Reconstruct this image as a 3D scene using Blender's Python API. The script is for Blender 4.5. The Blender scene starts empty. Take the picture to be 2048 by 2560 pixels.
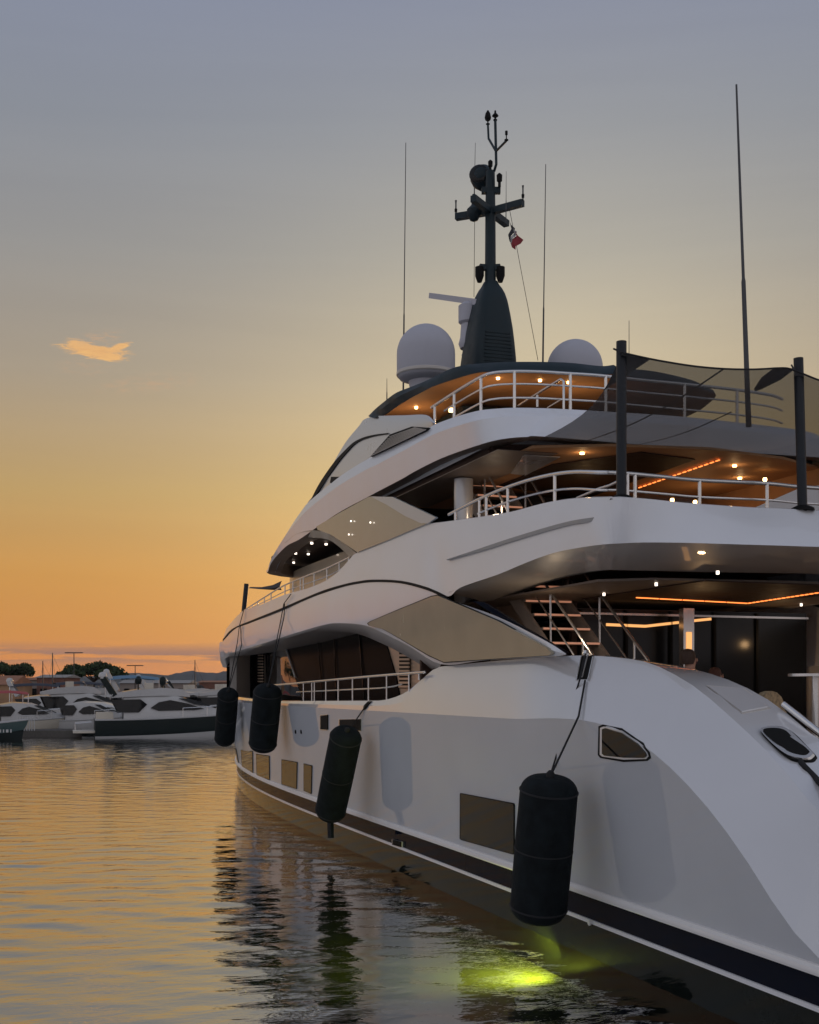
import bpy, bmesh, math, random
from mathutils import Vector, Matrix
random.seed(7)
sc = bpy.context.scene
COL = sc.collection
R = math.radians

# ------------------------------------------------------------------ camera
# world frame: X runs along the big yacht towards its bow, Y to its port side, Z up, water at z = 0
F0 = 1899.5; F, CX, YH, H = 3020.0, 1024.0, 1721.5, 3.4
TH = R(19.22); CT, ST = math.cos(TH), math.sin(TH)
CL = 10.65                                   # distance camera - yacht centreline
cam = bpy.data.cameras.new('camera'); cam_o = bpy.data.objects.new('camera', cam); COL.objects.link(cam_o)
cam_o.location = (0, CL, H); cam_o.rotation_euler = (R(90), 0, R(-109.22))
cam.sensor_fit = 'HORIZONTAL'; cam.sensor_width = 36; cam.lens = 36 * F / 2048
cam.shift_y = (YH - 1280) / 2048
cam.clip_start = 0.05; cam.clip_end = 8000
sc.camera = cam_o

# ------------------------------------------------------------------ world
SUN_AZ = R(-19.2 - 6)          # world azimuth (angle from +X towards +Y) of the sunset, behind the yacht
SUN_EL = R(2.5)
w = bpy.data.worlds.new('World'); sc.world = w; w.use_nodes = True
w.cycles.sampling_method = 'MANUAL'; w.cycles.sample_map_resolution = 256
nt = w.node_tree; N = nt.nodes; L = nt.links
for n in list(N): N.remove(n)
def nd(t, **k):
    n = N.new(t)
    for a, b in k.items(): setattr(n, a, b)
    return n
def mth(op, a, b=None, c=None, clamp=False):
    n = nd('ShaderNodeMath', operation=op); n.use_clamp = clamp
    for i, v in enumerate((a, b, c)):
        if v is None: continue
        if isinstance(v, (int, float)): n.inputs[i].default_value = v
        else: L.new(v, n.inputs[i])
    return n.outputs[0]
def mixc(fac, a, b, bt='MIX'):
    n = nd('ShaderNodeMix', data_type='RGBA', blend_type=bt)
    for s, v in ((0, fac), (6, a), (7, b)):
        if isinstance(v, (int, float)): n.inputs[s].default_value = v
        elif isinstance(v, tuple): n.inputs[s].default_value = (*v, 1)
        else: L.new(v, n.inputs[s])
    return n.outputs[2]
def lin(r, g, b):
    f = lambda c: (c/255/12.92) if c <= 10 else ((c/255+.055)/1.055)**2.4
    return (f(r), f(g), f(b))
def ramp(fac, stops):
    n = nd('ShaderNodeValToRGB'); cr = n.color_ramp; cr.interpolation = 'B_SPLINE' if len(stops) > 12 else 'LINEAR'
    while len(cr.elements) < len(stops): cr.elements.new(0.5)
    for e, (p, c) in zip(cr.elements, stops): e.position = p; e.color = (*c, 1)
    L.new(fac, n.inputs[0]); return n.outputs[0]
tc = nd('ShaderNodeTexCoord'); sep = nd('ShaderNodeSeparateXYZ'); L.new(tc.outputs['Generated'], sep.inputs[0])
X_, Y_, Z_ = sep.outputs
el = mth('MAXIMUM', Z_, 0.0)
west = ramp(el, [(0.0, lin(230,140,72)), (0.018, lin(222,140,70)), (.040, lin(210,142,72)), (.0895, lin(202,146,76)), (.157, lin(186,154,101)),
                 (.2445, lin(163,150,132)), (.337, lin(147,146,145)), (.42, lin(136,141,151)), (.495, lin(131,138,157)), (.75, lin(132,140,162)), (1.0, lin(134,143,166))])
east = ramp(el, [(0.0, lin(176,168,171)), (.08, lin(188,181,183)), (.2, lin(194,189,193)), (.4, lin(189,190,197)), (.7, lin(165,170,182)), (1.0, lin(134,143,166))])
sv = (math.cos(SUN_AZ), math.sin(SUN_AZ))
hl = mth('SQRT', mth('MAXIMUM', mth('SUBTRACT', 1.0, mth('MULTIPLY', Z_, Z_)), 1e-4))
caz = mth('DIVIDE', mth('ADD', mth('MULTIPLY', X_, sv[0]), mth('MULTIPLY', Y_, sv[1])), hl)      # cos of azimuth from the sun
wfac = mth('SMOOTH_MIN', 1.0, mth('MULTIPLY_ADD', caz, 1.05, 0.10), 0.1, clamp=True)
sky = mixc(wfac, east, west)
# glow round the set sun
sd = Vector((math.cos(SUN_AZ)*math.cos(R(8)), math.sin(SUN_AZ)*math.cos(R(8)), math.sin(R(8))))
dp = mth('ADD', mth('ADD', mth('MULTIPLY', X_, sd.x), mth('MULTIPLY', Y_, sd.y)), mth('MULTIPLY', Z_, sd.z))
ang = mth('ARCCOSINE', mth('MINIMUM', mth('MAXIMUM', dp, -1.0), 1.0))
glow = mth('EXPONENT', mth('MULTIPLY', mth('POWER', mth('DIVIDE', ang, R(13.5)), 2.0), -1.0))
sky = mixc(1.0, sky, mixc(glow, (0,0,0), (.30,.26,.135)), 'ADD')
# physically based twilight sky adds its own gradient
nish = nd('ShaderNodeTexSky', sky_type='NISHITA'); nish.sun_disc = False
nish.sun_elevation = SUN_EL; nish.sun_rotation = math.pi/2 - SUN_AZ; nish.air_density = 1.2; nish.dust_density = 2.0
sky = mixc(1.0, sky, mixc(1.0, nish.outputs[0], (.005, .005, .005), 'MULTIPLY'), 'ADD')
# thin stratus streaks low over the sunset and one small lit cloud
def noise(vec, scale, detail=4, rough=.55, dist=0.0):
    n = nd('ShaderNodeTexNoise'); n.inputs['Scale'].default_value = scale; n.inputs['Detail'].default_value = detail
    n.inputs['Roughness'].default_value = rough; n.inputs['Distortion'].default_value = dist; L.new(vec, n.inputs['Vector']); return n.outputs[0]
mp = nd('ShaderNodeMapping'); mp.inputs['Scale'].default_value = (1, 1, 16); L.new(tc.outputs['Generated'], mp.inputs[0])
st = noise(mp.outputs[0], 9.0, 6, .6)
def band(x, lo, mid, hi):
    a = nd('ShaderNodeMapRange', interpolation_type='SMOOTHSTEP'); a.inputs[1].default_value = lo; a.inputs[2].default_value = mid; L.new(x, a.inputs[0])
    b = nd('ShaderNodeMapRange', interpolation_type='SMOOTHSTEP'); b.inputs[1].default_value = mid; b.inputs[2].default_value = hi; b.inputs[3].default_value = 1; b.inputs[4].default_value = 0; L.new(x, b.inputs[0])
    return mth('MULTIPLY', a.outputs[0], b.outputs[0])
def sstep(x, lo, hi):
    a = nd('ShaderNodeMapRange', interpolation_type='SMOOTHSTEP'); a.inputs[1].default_value = lo; a.inputs[2].default_value = hi; L.new(x, a.inputs[0]); return a.outputs[0]
cm = mth('MULTIPLY', band(Z_, .015, .027, .040), sstep(st, .42, .53))
sky = mixc(mth('MULTIPLY', cm, .8), sky, lin(152,118,108))
def pix_dir(px, py):                 # direction in the sky of a picture point
    lat, up = (px-CX)/F, (YH-py)/F
    return Vector((CT - lat*ST, -ST - lat*CT, up)).normalized()
def blob(px, py, ru, rv, tilt=0):    # elliptic mask round a direction, radii in radians
    d = pix_dir(px, py); u = Vector((d.y, -d.x, 0)).normalized(); v = u.cross(d)
    u, v = u*math.cos(tilt)+v*math.sin(tilt), v*math.cos(tilt)-u*math.sin(tilt)
    du = mth('ADD', mth('ADD', mth('MULTIPLY', X_, u.x), mth('MULTIPLY', Y_, u.y)), mth('MULTIPLY', Z_, u.z))
    dv = mth('ADD', mth('ADD', mth('MULTIPLY', X_, v.x), mth('MULTIPLY', Y_, v.y)), mth('MULTIPLY', Z_, v.z))
    front = mth('GREATER_THAN', mth('ADD', mth('ADD', mth('MULTIPLY', X_, d.x), mth('MULTIPLY', Y_, d.y)), mth('MULTIPLY', Z_, d.z)), .5)
    r = mth('SQRT', mth('ADD', mth('POWER', mth('DIVIDE', du, ru), 2.0), mth('POWER', mth('DIVIDE', dv, rv), 2.0)))
    return mth('MULTIPLY', mth('SUBTRACT', 1.0, r, clamp=True), front)
mp2 = nd('ShaderNodeMapping'); mp2.inputs['Scale'].default_value = (1, 1, 5.5); L.new(tc.outputs['Generated'], mp2.inputs[0])
cn = noise(mp2.outputs[0], 95, 6, .62, .8)
cloud = None
for (px, py, ru, rv, t_) in ((238, 881, .031, .0070, R(-5)), (212, 868, .020, .0060, R(-14)), (268, 890, .020, .0050, R(-4)), (296, 868, .014, .0035, R(22)), (236, 873, .036, .0045, R(-2))):
    m_ = sstep(mth('ADD', blob(px, py, ru, rv, t_), mth('MULTIPLY_ADD', cn, 1.3, -.72)), .02, .55)
    m_ = mth('MULTIPLY', m_, sstep(blob(px, py, ru*1.05, rv*1.05, t_), 0, .25))
    cloud = m_ if cloud is None else mth('MAXIMUM', cloud, m_)
sky = mixc(mth('MULTIPLY', cloud, .88), sky, mixc(cn, lin(222,160,108), lin(250,200,124)))
low = noise(mp.outputs[0], 1.6, 4, .6, .4)
sky = mixc(1.0, sky, mixc(low, (.93,.93,.945), (1.07,1.065,1.055)), 'MULTIPLY')
for (px, py, ru, rv, t, k) in ((245, 848, .026, .0085, .25, .6), (370, 960, .05, .010, .16, .42), (215, 920, .03, .009, 0, .3)):
    b2 = mth('MULTIPLY', sstep(blob(px, py, ru, rv, t), 0, .7), sstep(cn, .40, .72))
    sky = mixc(mth('MULTIPLY', b2, k), sky, lin(205,165,130))
bg = nd('ShaderNodeBackground'); bg.inputs[1].default_value = 1.0; L.new(sky, bg.inputs[0])
out = nd('ShaderNodeOutputWorld'); L.new(bg.outputs[0], out.inputs[0])
sun = bpy.data.lights.new('sun', 'SUN'); sun.energy = 0.35; sun.angle = R(4); sun.color = (1, .62, .32)
sun_o = bpy.data.objects.new('sun', sun); COL.objects.link(sun_o)
sun_o.rotation_euler = Vector((-math.cos(SUN_AZ)*math.cos(SUN_EL), -math.sin(SUN_AZ)*math.cos(SUN_EL), -math.sin(SUN_EL))).to_track_quat('-Z', 'Y').to_euler()
vs = sc.view_settings; vs.view_transform = 'Standard'; vs.look = 'None'; vs.exposure = 0; vs.gamma = 1
sc.cycles.max_bounces = 10; sc.cycles.transparent_max_bounces = 16; sc.cycles.sample_clamp_indirect = 4

# ------------------------------------------------------------------ materials
MATS = {}
def mat(name, col, rough=.5, metal=0, spec=.5, coat=0, coat_ior=1.5, emit=None, estr=0, var=0, vscale=8, bump=0, bscale=40, alpha=1, trans=0, ior=1.5):
    m = bpy.data.materials.new(name); m.use_nodes = True
    t = m.node_tree; p = t.nodes['Principled BSDF']
    p.inputs['Base Color'].default_value = (*col, 1); p.inputs['Roughness'].default_value = rough
    p.inputs['Metallic'].default_value = metal; p.inputs['Specular IOR Level'].default_value = spec
    p.inputs['IOR'].default_value = ior
    p.inputs['Coat Weight'].default_value = coat; p.inputs['Coat IOR'].default_value = coat_ior; p.inputs['Coat Roughness'].default_value = .02
    p.inputs['Alpha'].default_value = alpha; p.inputs['Transmission Weight'].default_value = trans
    if emit: p.inputs['Emission Color'].default_value = (*emit, 1); p.inputs['Emission Strength'].default_value = estr
    if var or bump:
        g = t.nodes.new('ShaderNodeNewGeometry')
        n = t.nodes.new('ShaderNodeTexNoise'); n.inputs['Scale'].default_value = vscale; n.inputs['Detail'].default_value = 6
        t.links.new(g.outputs['Position'], n.inputs['Vector'])
    if var:
        r = t.nodes.new('ShaderNodeMapRange'); r.inputs[1].default_value = .3; r.inputs[2].default_value = .7
        r.inputs[3].default_value = 1-var; r.inputs[4].default_value = 1+var
        t.links.new(n.outputs[0], r.inputs[0])
        mx = t.nodes.new('ShaderNodeMix'); mx.data_type = 'RGBA'; mx.blend_type = 'MULTIPLY'; mx.inputs[0].default_value = 1
        mx.inputs[6].default_value = (*col, 1); t.links.new(r.outputs[0], mx.inputs[7]); t.links.new(mx.outputs[2], p.inputs['Base Color'])
        r2 = t.nodes.new('ShaderNodeMapRange'); r2.inputs[3].default_value = max(0, rough*.7); r2.inputs[4].default_value = min(1, rough*1.4+.02)
        t.links.new(n.outputs[0], r2.inputs[0]); t.links.new(r2.outputs[0], p.inputs['Roughness'])
    if bump:
        n2 = t.nodes.new('ShaderNodeTexNoise'); n2.inputs['Scale'].default_value = bscale; n2.inputs['Detail'].default_value = 4
        t.links.new(g.outputs['Position'], n2.inputs['Vector'])
        b = t.nodes.new('ShaderNodeBump'); b.inputs['Strength'].default_value = bump; b.inputs['Distance'].default_value = .02
        t.links.new(n2.outputs[0], b.inputs['Height']); t.links.new(b.outputs[0], p.inputs['Normal'])
    MATS[name] = m; return m
mat('hull_white', (.64,.64,.655), .18, coat=1, coat_ior=1.8, var=.03, vscale=.8)
mat('hull_shaded_white', (.52,.54,.575), .4, spec=0, coat=.75, coat_ior=1.55, var=.03, vscale=.8)  # white hull paint darkened: shade below the knuckle put into the colour
mat('gel_white', (.75,.76,.79), .32, coat=.6, var=.03, vscale=1.2)
mat('silver_paint', (.55,.56,.58), .28, metal=.25, coat=.8, var=.03, vscale=1.5)
mat('trim_grey', (.45,.44,.43), .4, coat=.3)
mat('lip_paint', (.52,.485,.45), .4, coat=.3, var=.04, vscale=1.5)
mat('bronze_panel', (.40,.355,.25), .22, metal=.15, coat=.35, var=.04, vscale=2)
mat('green_glass', (.27,.29,.27), .15, coat=.45, var=.03, vscale=2)
mat('blue_return', (.42,.48,.53), .25, coat=.5)
mat('navy_paint', (.007,.010,.020), .6, spec=0, coat=.6, coat_ior=1.15)
mat('bottom_paint', (.008,.011,.010), .6, spec=0, coat=1, coat_ior=1.22, var=.2, vscale=3)
mat('mast_paint', (.011,.024,.031), .5, spec=.3, var=.12, vscale=5)
mat('dark_glass', (.006,.007,.008), .03, spec=.3)
mat('saloon_glass', (.010,.012,.015), .22, spec=.3)
mat('smoke_glass', (.006,.006,.006), .02, spec=.22)
mat('black_seal', (.012,.012,.012), .6, spec=.08)
mat('steel', (.74,.73,.72), .26, metal=.8)
mat('dome_white', (.44,.44,.49), .55, var=.02)
mat('copper_soffit', (.48,.27,.14), .6, spec=.2, var=.08, vscale=3)
mat('walnut', (.05,.028,.020), .55, spec=.2, var=.25, vscale=6)
mat('stair_paint', (.40,.34,.30), .45, var=.08, vscale=4)
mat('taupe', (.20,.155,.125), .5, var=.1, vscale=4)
mat('beige_wall', (.66,.55,.40), .4, coat=.4, var=.04)
mat('teak', (.26,.15,.08), .55, var=.2, vscale=9)
mat('led', (1,.4,.15), .5, emit=(1,.24,.05), estr=2.2)
mat('led_dim', (1,.6,.3), .5, emit=(1,.48,.16), estr=1.0)
mat('lamp', (1,.8,.5), .5, emit=(1,.58,.22), estr=9)
mat('nosing_light', (.8,.5,.4), .4, emit=(1,.42,.24), estr=.28)
mat('spot_white', (1,.9,.8), .5, emit=(1,.85,.7), estr=3)
mat('fender_cloth', (.0085,.012,.014), .9, spec=.15, bump=1.0, bscale=7, var=.45, vscale=5)
mat('rope', (.02,.02,.022), .9, bump=.6, bscale=200)
mat('pole', (.014,.018,.024), .45, spec=.3)
mat('antenna', (.05,.05,.055), .5)
mat('white_rubber', (.78,.77,.76), .35)
MW = MATS
def mesh_sail():
    m = bpy.data.materials.new('awning_mesh'); m.use_nodes = True; t = m.node_tree; p = t.nodes['Principled BSDF']
    p.inputs['Base Color'].default_value = (.115,.117,.119,1); p.inputs['Roughness'].default_value = .8
    tr = t.nodes.new('ShaderNodeBsdfTransparent'); mx = t.nodes.new('ShaderNodeMixShader'); mx.inputs[0].default_value = .80
    t.links.new(tr.outputs[0], mx.inputs[1]); t.links.new(p.outputs[0], mx.inputs[2]); t.links.new(mx.outputs[0], t.nodes['Material Output'].inputs[0])
    MATS['awning_mesh'] = m
    MATS['awning_patch'] = mat('awning_patch', (.03,.032,.036), .8)
mesh_sail()

# ------------------------------------------------------------------ geometry helpers
class MB:
    def __init__(s): s.v = []; s.f = []
    def add(s, vs, fs):
        b = len(s.v); s.v += [tuple(v) for v in vs]; s.f += [tuple(i+b for i in f) for f in fs]; return s
    def loft(s, rows, close=False):
        n = len(rows[0]); vs = [p for r in rows for p in r]; fs = []
        for j in range(len(rows)-1):
            for i in range(n if close else n-1):
                a = j*n+i; b = j*n+(i+1) % n; fs.append((a, b, b+n, a+n))
        return s.add(vs, fs)
    def box(s, c, d, rot=None):
        x, y, z = d[0]/2, d[1]/2, d[2]/2
        vs = [Vector((sx*x, sy*y, sz*z)) for sz in (-1, 1) for sx, sy in ((-1,-1),(1,-1),(1,1),(-1,1))]
        if rot is not None: vs = [rot @ v for v in vs]
        vs = [v+Vector(c) for v in vs]
        return s.add(vs, [(3,2,1,0),(4,5,6,7),(0,1,5,4),(1,2,6,5),(2,3,7,6),(3,0,4,7)])
    def bar(s, a, b, w, h=None, up=(0,0,1)):
        a, b = Vector(a), Vector(b); h = h or w; t = (b-a); l = t.length
        if l < 1e-6: return s
        t /= l; u = Vector(up); 
        if abs(t.dot(u)) > .98: u = Vector((1,0,0))
        sd = t.cross(u).normalized(); u = sd.cross(t)
        vs = [p+sd*(i*w/2)+u*(j*h/2) for p in (a, b) for i, j in ((-1,-1),(1,-1),(1,1),(-1,1))]
        return s.add(vs, [(3,2,1,0),(4,5,6,7),(0,1,5,4),(1,2,6,5),(2,3,7,6),(3,0,4,7)])
    def tube(s, pts, r, seg=8, r2=None, cap=True):
        pts = [Vector(p) for p in pts]; n = len(pts); rings = []
        up = None
        for i, p in enumerate(pts):
            t = (pts[min(i+1, n-1)]-pts[max(i-1, 0)]).normalized()
            if up is None:
                up = Vector((0,0,1)) if abs(t.z) < .9 else Vector((1,0,0))
            sd = t.cross(up).normalized(); up = sd.cross(t).normalized()
            rr = r if r2 is None else r+(r2-r)*i/(n-1)
            rings.append([p+(sd*math.cos(2*math.pi*k/seg)+up*math.sin(2*math.pi*k/seg))*rr for k in range(seg)])
        b = len(s.v); s.loft(rings, True)
        if cap: s.f.append(tuple(b+k for k in range(seg))[::-1]); s.f.append(tuple(b+(n-1)*seg+k for k in range(seg)))
        return s
    def lathe(s, prof, o, seg=24, axis=None):
        o = Vector(o); M = Matrix.Identity(3) if axis is None else Vector((0,0,1)).rotation_difference(Vector(axis)).to_matrix()
        rings = [[o + M @ Vector((r*math.cos(2*math.pi*k/seg), r*math.sin(2*math.pi*k/seg), z)) for k in range(seg)] for r, z in prof]
        b = len(s.v); s.loft(rings, True); s.f.append(tuple(b+k for k in range(seg))[::-1]); e = b+(len(prof)-1)*seg; s.f.append(tuple(e+k for k in range(seg)))
        return s
    def prism(s, poly, off):
        n = len(poly); off = Vector(off); a = [Vector(p) for p in poly]
        s.add(a+[p+off for p in a], [tuple(range(n))[::-1], tuple(range(n, 2*n))]+[(i, (i+1) % n, n+(i+1) % n, n+i) for i in range(n)])
        return s
    def mirror(s):
        n = len(s.v); s.v += [(x, -y, z) for x, y, z in s.v]; s.f += [tuple(i+n for i in f[::-1]) for f in list(s.f)]; return s
    def build(s, name, m, parent=None, smooth=30, recalc=True, label=None):
        me = bpy.data.meshes.new(name); me.from_pydata(s.v, [], s.f)
        if recalc:
            bm = bmesh.new(); bm.from_mesh(me); bmesh.ops.remove_doubles(bm, verts=bm.verts, dist=1e-5)
            bmesh.ops.recalc_face_normals(bm, faces=bm.faces); bm.to_mesh(me); bm.free()
        if smooth:
            me.shade_smooth(); me.set_sharp_from_angle(angle=R(smooth))
        me.materials.append(MATS[m]); o = bpy.data.objects.new(name, me); COL.objects.link(o)
        if parent:
            o.parent = parent
            if parent.parent is None and parent.type == 'EMPTY': o.matrix_parent_inverse = parent.matrix_basis.inverted()
            elif parent.type == 'MESH' and parent.parent: pass
        if label: o['label'] = label
        return o
def empty(name, label, cat, group=None, loc=(0,0,0)):
    o = bpy.data.objects.new(name, None); COL.objects.link(o); o.location = loc; o.empty_display_size = .3
    o['label'] = label; o['category'] = cat
    if group: o['group'] = group
    return o
def tag(o, label=None, cat=None, group=None, kind=None):
    if label: o['label'] = label
    if cat: o['category'] = cat
    if group: o['group'] = group
    if kind: o['kind'] = kind
    return o
def spline(pts, n=4):
    P = [Vector(p) for p in pts]; out = []
    for i in range(len(P)-1):
        p0 = P[i-1] if i else P[0]*2-P[1]; p1, p2 = P[i], P[i+1]; p3 = P[i+2] if i+2 < len(P) else P[-1]*2-P[-2]
        for k in range(n):
            t = k/n; out.append(.5*((2*p1)+(p2-p0)*t+(2*p0-5*p1+4*p2-p3)*t*t+(3*p1-p0-3*p2+p3)*t**3))
    out.append(P[-1]); return out
# picture crops used while measuring the photograph: (x0, y0, scale) -> photograph pixels
KR = {1:(900,200,2.875), 2:(900,800,2.875), 3:(1400,750,2.662), 4:(550,1050,2.875), 5:(1000,1200,1.646), 6:(0,1580,2.782), 7:(520,1600,2.875),
      8:(1050,1600,1.7285), 9:(1150,1350,2.875), 10:(1600,1600,3.85), 11:(0,1620,5.227), 12:(1780,760,3.993), 0:(0,0,1/1.1872)}
def q(k, *pts):
    x0, y0, s = KR[k]; return [(x0+x/s, y0+y/s) for x, y in pts]
def at_depth(p, d):
    lat = (p[0]-CX)/F*d; return Vector((d*CT-lat*ST, CL-(d*ST+lat*CT), H+(YH-p[1])/F*d))
# ship-side coordinates (s along the side, D off the camera) used by the measurements -> world
KS, KD, KSD = 1.4727, 1.0796, .44
def od(v): return (CL-v.y)/KD
def os_(v): return (v.x-KSD*od(v))/KS
def W(s, D, z): return Vector((KS*s+KSD*D, CL-KD*D, z))
def AD(p, d): return at_depth(p, d*F/F0)
def P(p, D):                       # where the sight line through p meets the side surface D(s, z)
    a = (p[0]-CX)/F; k = (ST+a*CT)/KD
    if not callable(D): return at_depth(p, D/k)
    best = None; d = 6.0; prev = None
    while d < 75:
        v = at_depth(p, d); g = k*d-D(os_(v), v.z)
        if prev is not None and prev[1] < 0 <= g:
            lo, hi = prev[0], d
            for _ in range(30):
                m = (lo+hi)/2; v = at_depth(p, m)
                if k*m-D(os_(v), v.z) < 0: lo = m
                else: hi = m
            return at_depth(p, hi)
        if best is None or g > best[1]: best = (d, g)
        prev = (d, g); d += .4
    return at_depth(p, best[0])
def PZ(p, z): return at_depth(p, (z-H)*F/(YH-p[1]))        # ... meets a level plane
def PS(p, s):                                              # ... meets a plane across the ship
    a = (p[0]-CX)/F; return at_depth(p, s/(CT-a*ST))
def PP(pts, D): return [P(p, D) for p in pts]
def cub(s, a, s0): return a*max(0.0, s-s0)**3
def move(pts, ds=0, dD=0, dz=0): return [p+Vector((ds, -dD, dz)) for p in pts]
def lerp(a, b, t): return a+(b-a)*t
def interp(tab, x):
    if x <= tab[0][0]: return tab[0][1]
    for (a, b), (c, d) in zip(tab, tab[1:]):
        if x <= c: return b+(d-b)*(x-a)/(c-a) if c > a else d
    return tab[-1][1]
# ================================================================== THE BIG YACHT
YA = empty('motor_yacht', 'large white tri-deck superyacht with dark mast and sweeping side arches', 'yacht', loc=(28, 0, 0))
Dw = lambda s, z=0: 6.67+cub(s, .00054, 14)
Dk = lambda s, z=0: 6.36+cub(s, .00055, 14)
ZR = .86                                           # top of the rub rail
def Dknuck(s, z): return Dk(s)+(2.98-z)*.12
kn = PP(q(8, (560,336),(700,343),(830,372),(920,420),(1000,478),(1100,562),(1200,665),(1300,790),(1400,925),(1500,1085),(1600,1262),(1680,1400)), Dknuck)
ztab = sorted([(os_(p), p.z) for p in kn]); ztab.append((ztab[-1][0]+.6, 2.98)); 
zk = lambda s: max(ZR+.02, interp(ztab, s))
def Dtop_f(s, z): return Dk(s)+.02+(z-2.98)*.28
def Dtop_a(s, z): return 6.62+max(0, 9.5-s)*.11
tp = PP(q(7, (500,440),(900,438),(1250,436),(1340,415),(1440,370),(1560,262),(1660,180))+q(8, (90,115),(200,103),(350,88),(500,77)), Dtop_f)
tp += PP(q(8, (680,66),(800,70),(900,80),(1000,97),(1160,180),(1240,240),(1340,330),(1440,420),(1540,520),(1640,640),(1725,762)), Dtop_a)
ttab = sorted([(os_(p), p.z, od(p)) for p in tp]); 
s0, z0, d0 = ttab[0]; ttab.insert(0, (s0-2.6, max(1.0, z0-1.45), d0+.3)); ttab.insert(0, (s0-5, 1.0, d0+.4))
zt_ = [(a, b) for a, b, c in ttab]; dt_ = [(a, c-Dk(a)) for a, b, c in ttab]
zfwd = ttab[-1][1]; sfwd = ttab[-1][0]
zt = lambda s: interp(zt_, s) if s < sfwd else zfwd+.012*(s-sfwd)
dt = lambda s: Dk(s)+interp(dt_, s) if s < sfwd else Dk(s)+.05
ip = PP(q(8, (680,63),(800,66),(1000,92),(1200,130),(1330,170),(1480,240),(1580,310),(1725,440)), lambda s, z: 6.78+max(0, 9.5-s)*.24)
itab = sorted([(os_(p), p.z, od(p)) for p in ip])
s1, z1, d1 = itab[0]; itab.insert(0, (s1-3, max(1.0, z1-1.5), d1+.4)); itab.insert(0, (s1-6, 1.0, d1+.5))
zi_ = [(a, b) for a, b, c in itab]; di_ = [(a, c) for a, b, c in itab]
zi = lambda s: interp(zi_, s) if s < itab[-1][0] else zt(s)+.012
di = lambda s: interp(di_, s) if s < itab[-1][0] else dt(s)+.17
ST_ = [1.6+.22*i for i in range(60)]; ST_ = [s for s in ST_ if s < 14]+[14+.45*i for i in range(41)]
SEND = ST_[-1]
CLO = CL/KD
def yc(D): return min(D, CLO-.02)
def row(fd, fz): return [W(s, yc(fd(s)), fz(s)) for s in ST_]
def smooth_tab(f, s, h=.3): return (f(s-h)+2*f(s)+f(s+h))/4
r_rail = row(lambda s: Dw(s)-.03, lambda s: ZR)
def mid(t):
    def fd(s): return lerp(Dw(s)-.03, Dknuck(s, zk(s)), t)-.0
    return row(fd, lambda s: lerp(ZR, zk(s), t))
r_kn = row(lambda s: Dknuck(s, smooth_tab(zk, s)), lambda s: smooth_tab(zk, s))
r_tp = row(lambda s: smooth_tab(dt, s, .15), lambda s: smooth_tab(zt, s, .15))
r_in = row(lambda s: smooth_tab(di, s, .15)+0.0, lambda s: smooth_tab(zi, s, .15)+.004)
r_dk = row(lambda s: di(s)+.03, lambda s: min(2.25, zi(s)-.05))
def tmix(a, b, t, bulge=0): return [lerp(p, q_, t)+Vector((0, bulge, 0)) for p, q_ in zip(a, b)]
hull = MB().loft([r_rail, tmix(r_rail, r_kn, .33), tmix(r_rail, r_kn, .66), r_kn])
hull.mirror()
tops = MB().loft([r_kn, tmix(r_kn, r_tp, .5, .02), r_tp]); tops.loft([r_tp, r_in]); tops.loft([r_in, r_dk]); tops.mirror()
e = [r_rail[0], r_kn[0], r_tp[0], r_in[0], r_dk[0]]; e2 = [Vector((p.x, -p.y, p.z)) for p in e]
tops.add(e+e2[::-1], [tuple(range(10))]); tops.build('hull_bulwark', 'hull_white', YA, smooth=11)
HULL = hull.build("hull", "hull_shaded_white", YA, smooth=11)
z_ = lambda c: (lambda s: c)
bot = MB().loft([row(lambda s: Dw(s)+1.3+.05*max(0, s-20), z_(-1.6)), row(lambda s: Dw(s)+.12, z_(-.5)), row(lambda s: Dw(s)-.005, z_(0)), row(lambda s: Dw(s)-.02, z_(.44))]).mirror()
bot.build('bottom', 'bottom_paint', YA)
MB().loft([row(lambda s: Dw(s)-.022, z_(.435)), row(lambda s: Dw(s)-.04, z_(.44)), row(lambda s: Dw(s)-.04, z_(.485)), row(lambda s: Dw(s)-.022, z_(.49))]).mirror().build('boot_line', 'gel_white', YA)
MB().loft([row(lambda s: Dw(s)-.022, z_(.488)), row(lambda s: Dw(s)-.026, z_(.775))]).mirror().build('boot_band', 'navy_paint', YA)
MB().loft([row(lambda s: Dw(s)-.02, z_(.77)), row(lambda s: Dw(s)-.085, z_(.785)), row(lambda s: Dw(s)-.095, z_(.815)), row(lambda s: Dw(s)-.085, z_(.845)), row(lambda s: Dw(s)-.07, z_(.85)), row(lambda s: Dw(s)-.06, z_(.875)), row(lambda s: Dw(s)-.02, z_(.885))]).mirror().build('rub_rail', 'white_rubber', YA, smooth=50)
# transom below the rail, swim platform, decks
tr = [W(1.6, Dw(0)+1.3, -1.6), W(1.6, Dw(0), 0), W(1.6, Dw(0)-.02, ZR)]
MB().add(tr+[Vector((p.x, -p.y, p.z)) for p in tr[::-1]], [(0,1,2,3,4,5)]).build('transom', 'gel_white', YA)
MB().box((4.5, 0, .62), (1.5, 6.4, .16)).build('swim_platform', 'teak', YA)
def deck(name, z, outline, th, m, parent=YA, smooth=0):
    a = [Vector((p.x, p.y, z)) if isinstance(p, Vector) else W(p[0], p[1], z) for p in outline]; poly = a+[Vector((p.x, -p.y, p.z)) for p in a[::-1]]
    return MB().prism(poly, (0, 0, -th)).build(name, m, parent, smooth)
deck("main_deck", 2.25, [(1.75, di(1.75)+.06)]+[(s, yc(di(s)+.04)) for s in (2.5,3.5,4.5,5.5,7,9,11,14,17,20,23,25,27,29,30)]+[(31.5, CLO-.2)], .12, 'teak')

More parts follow.
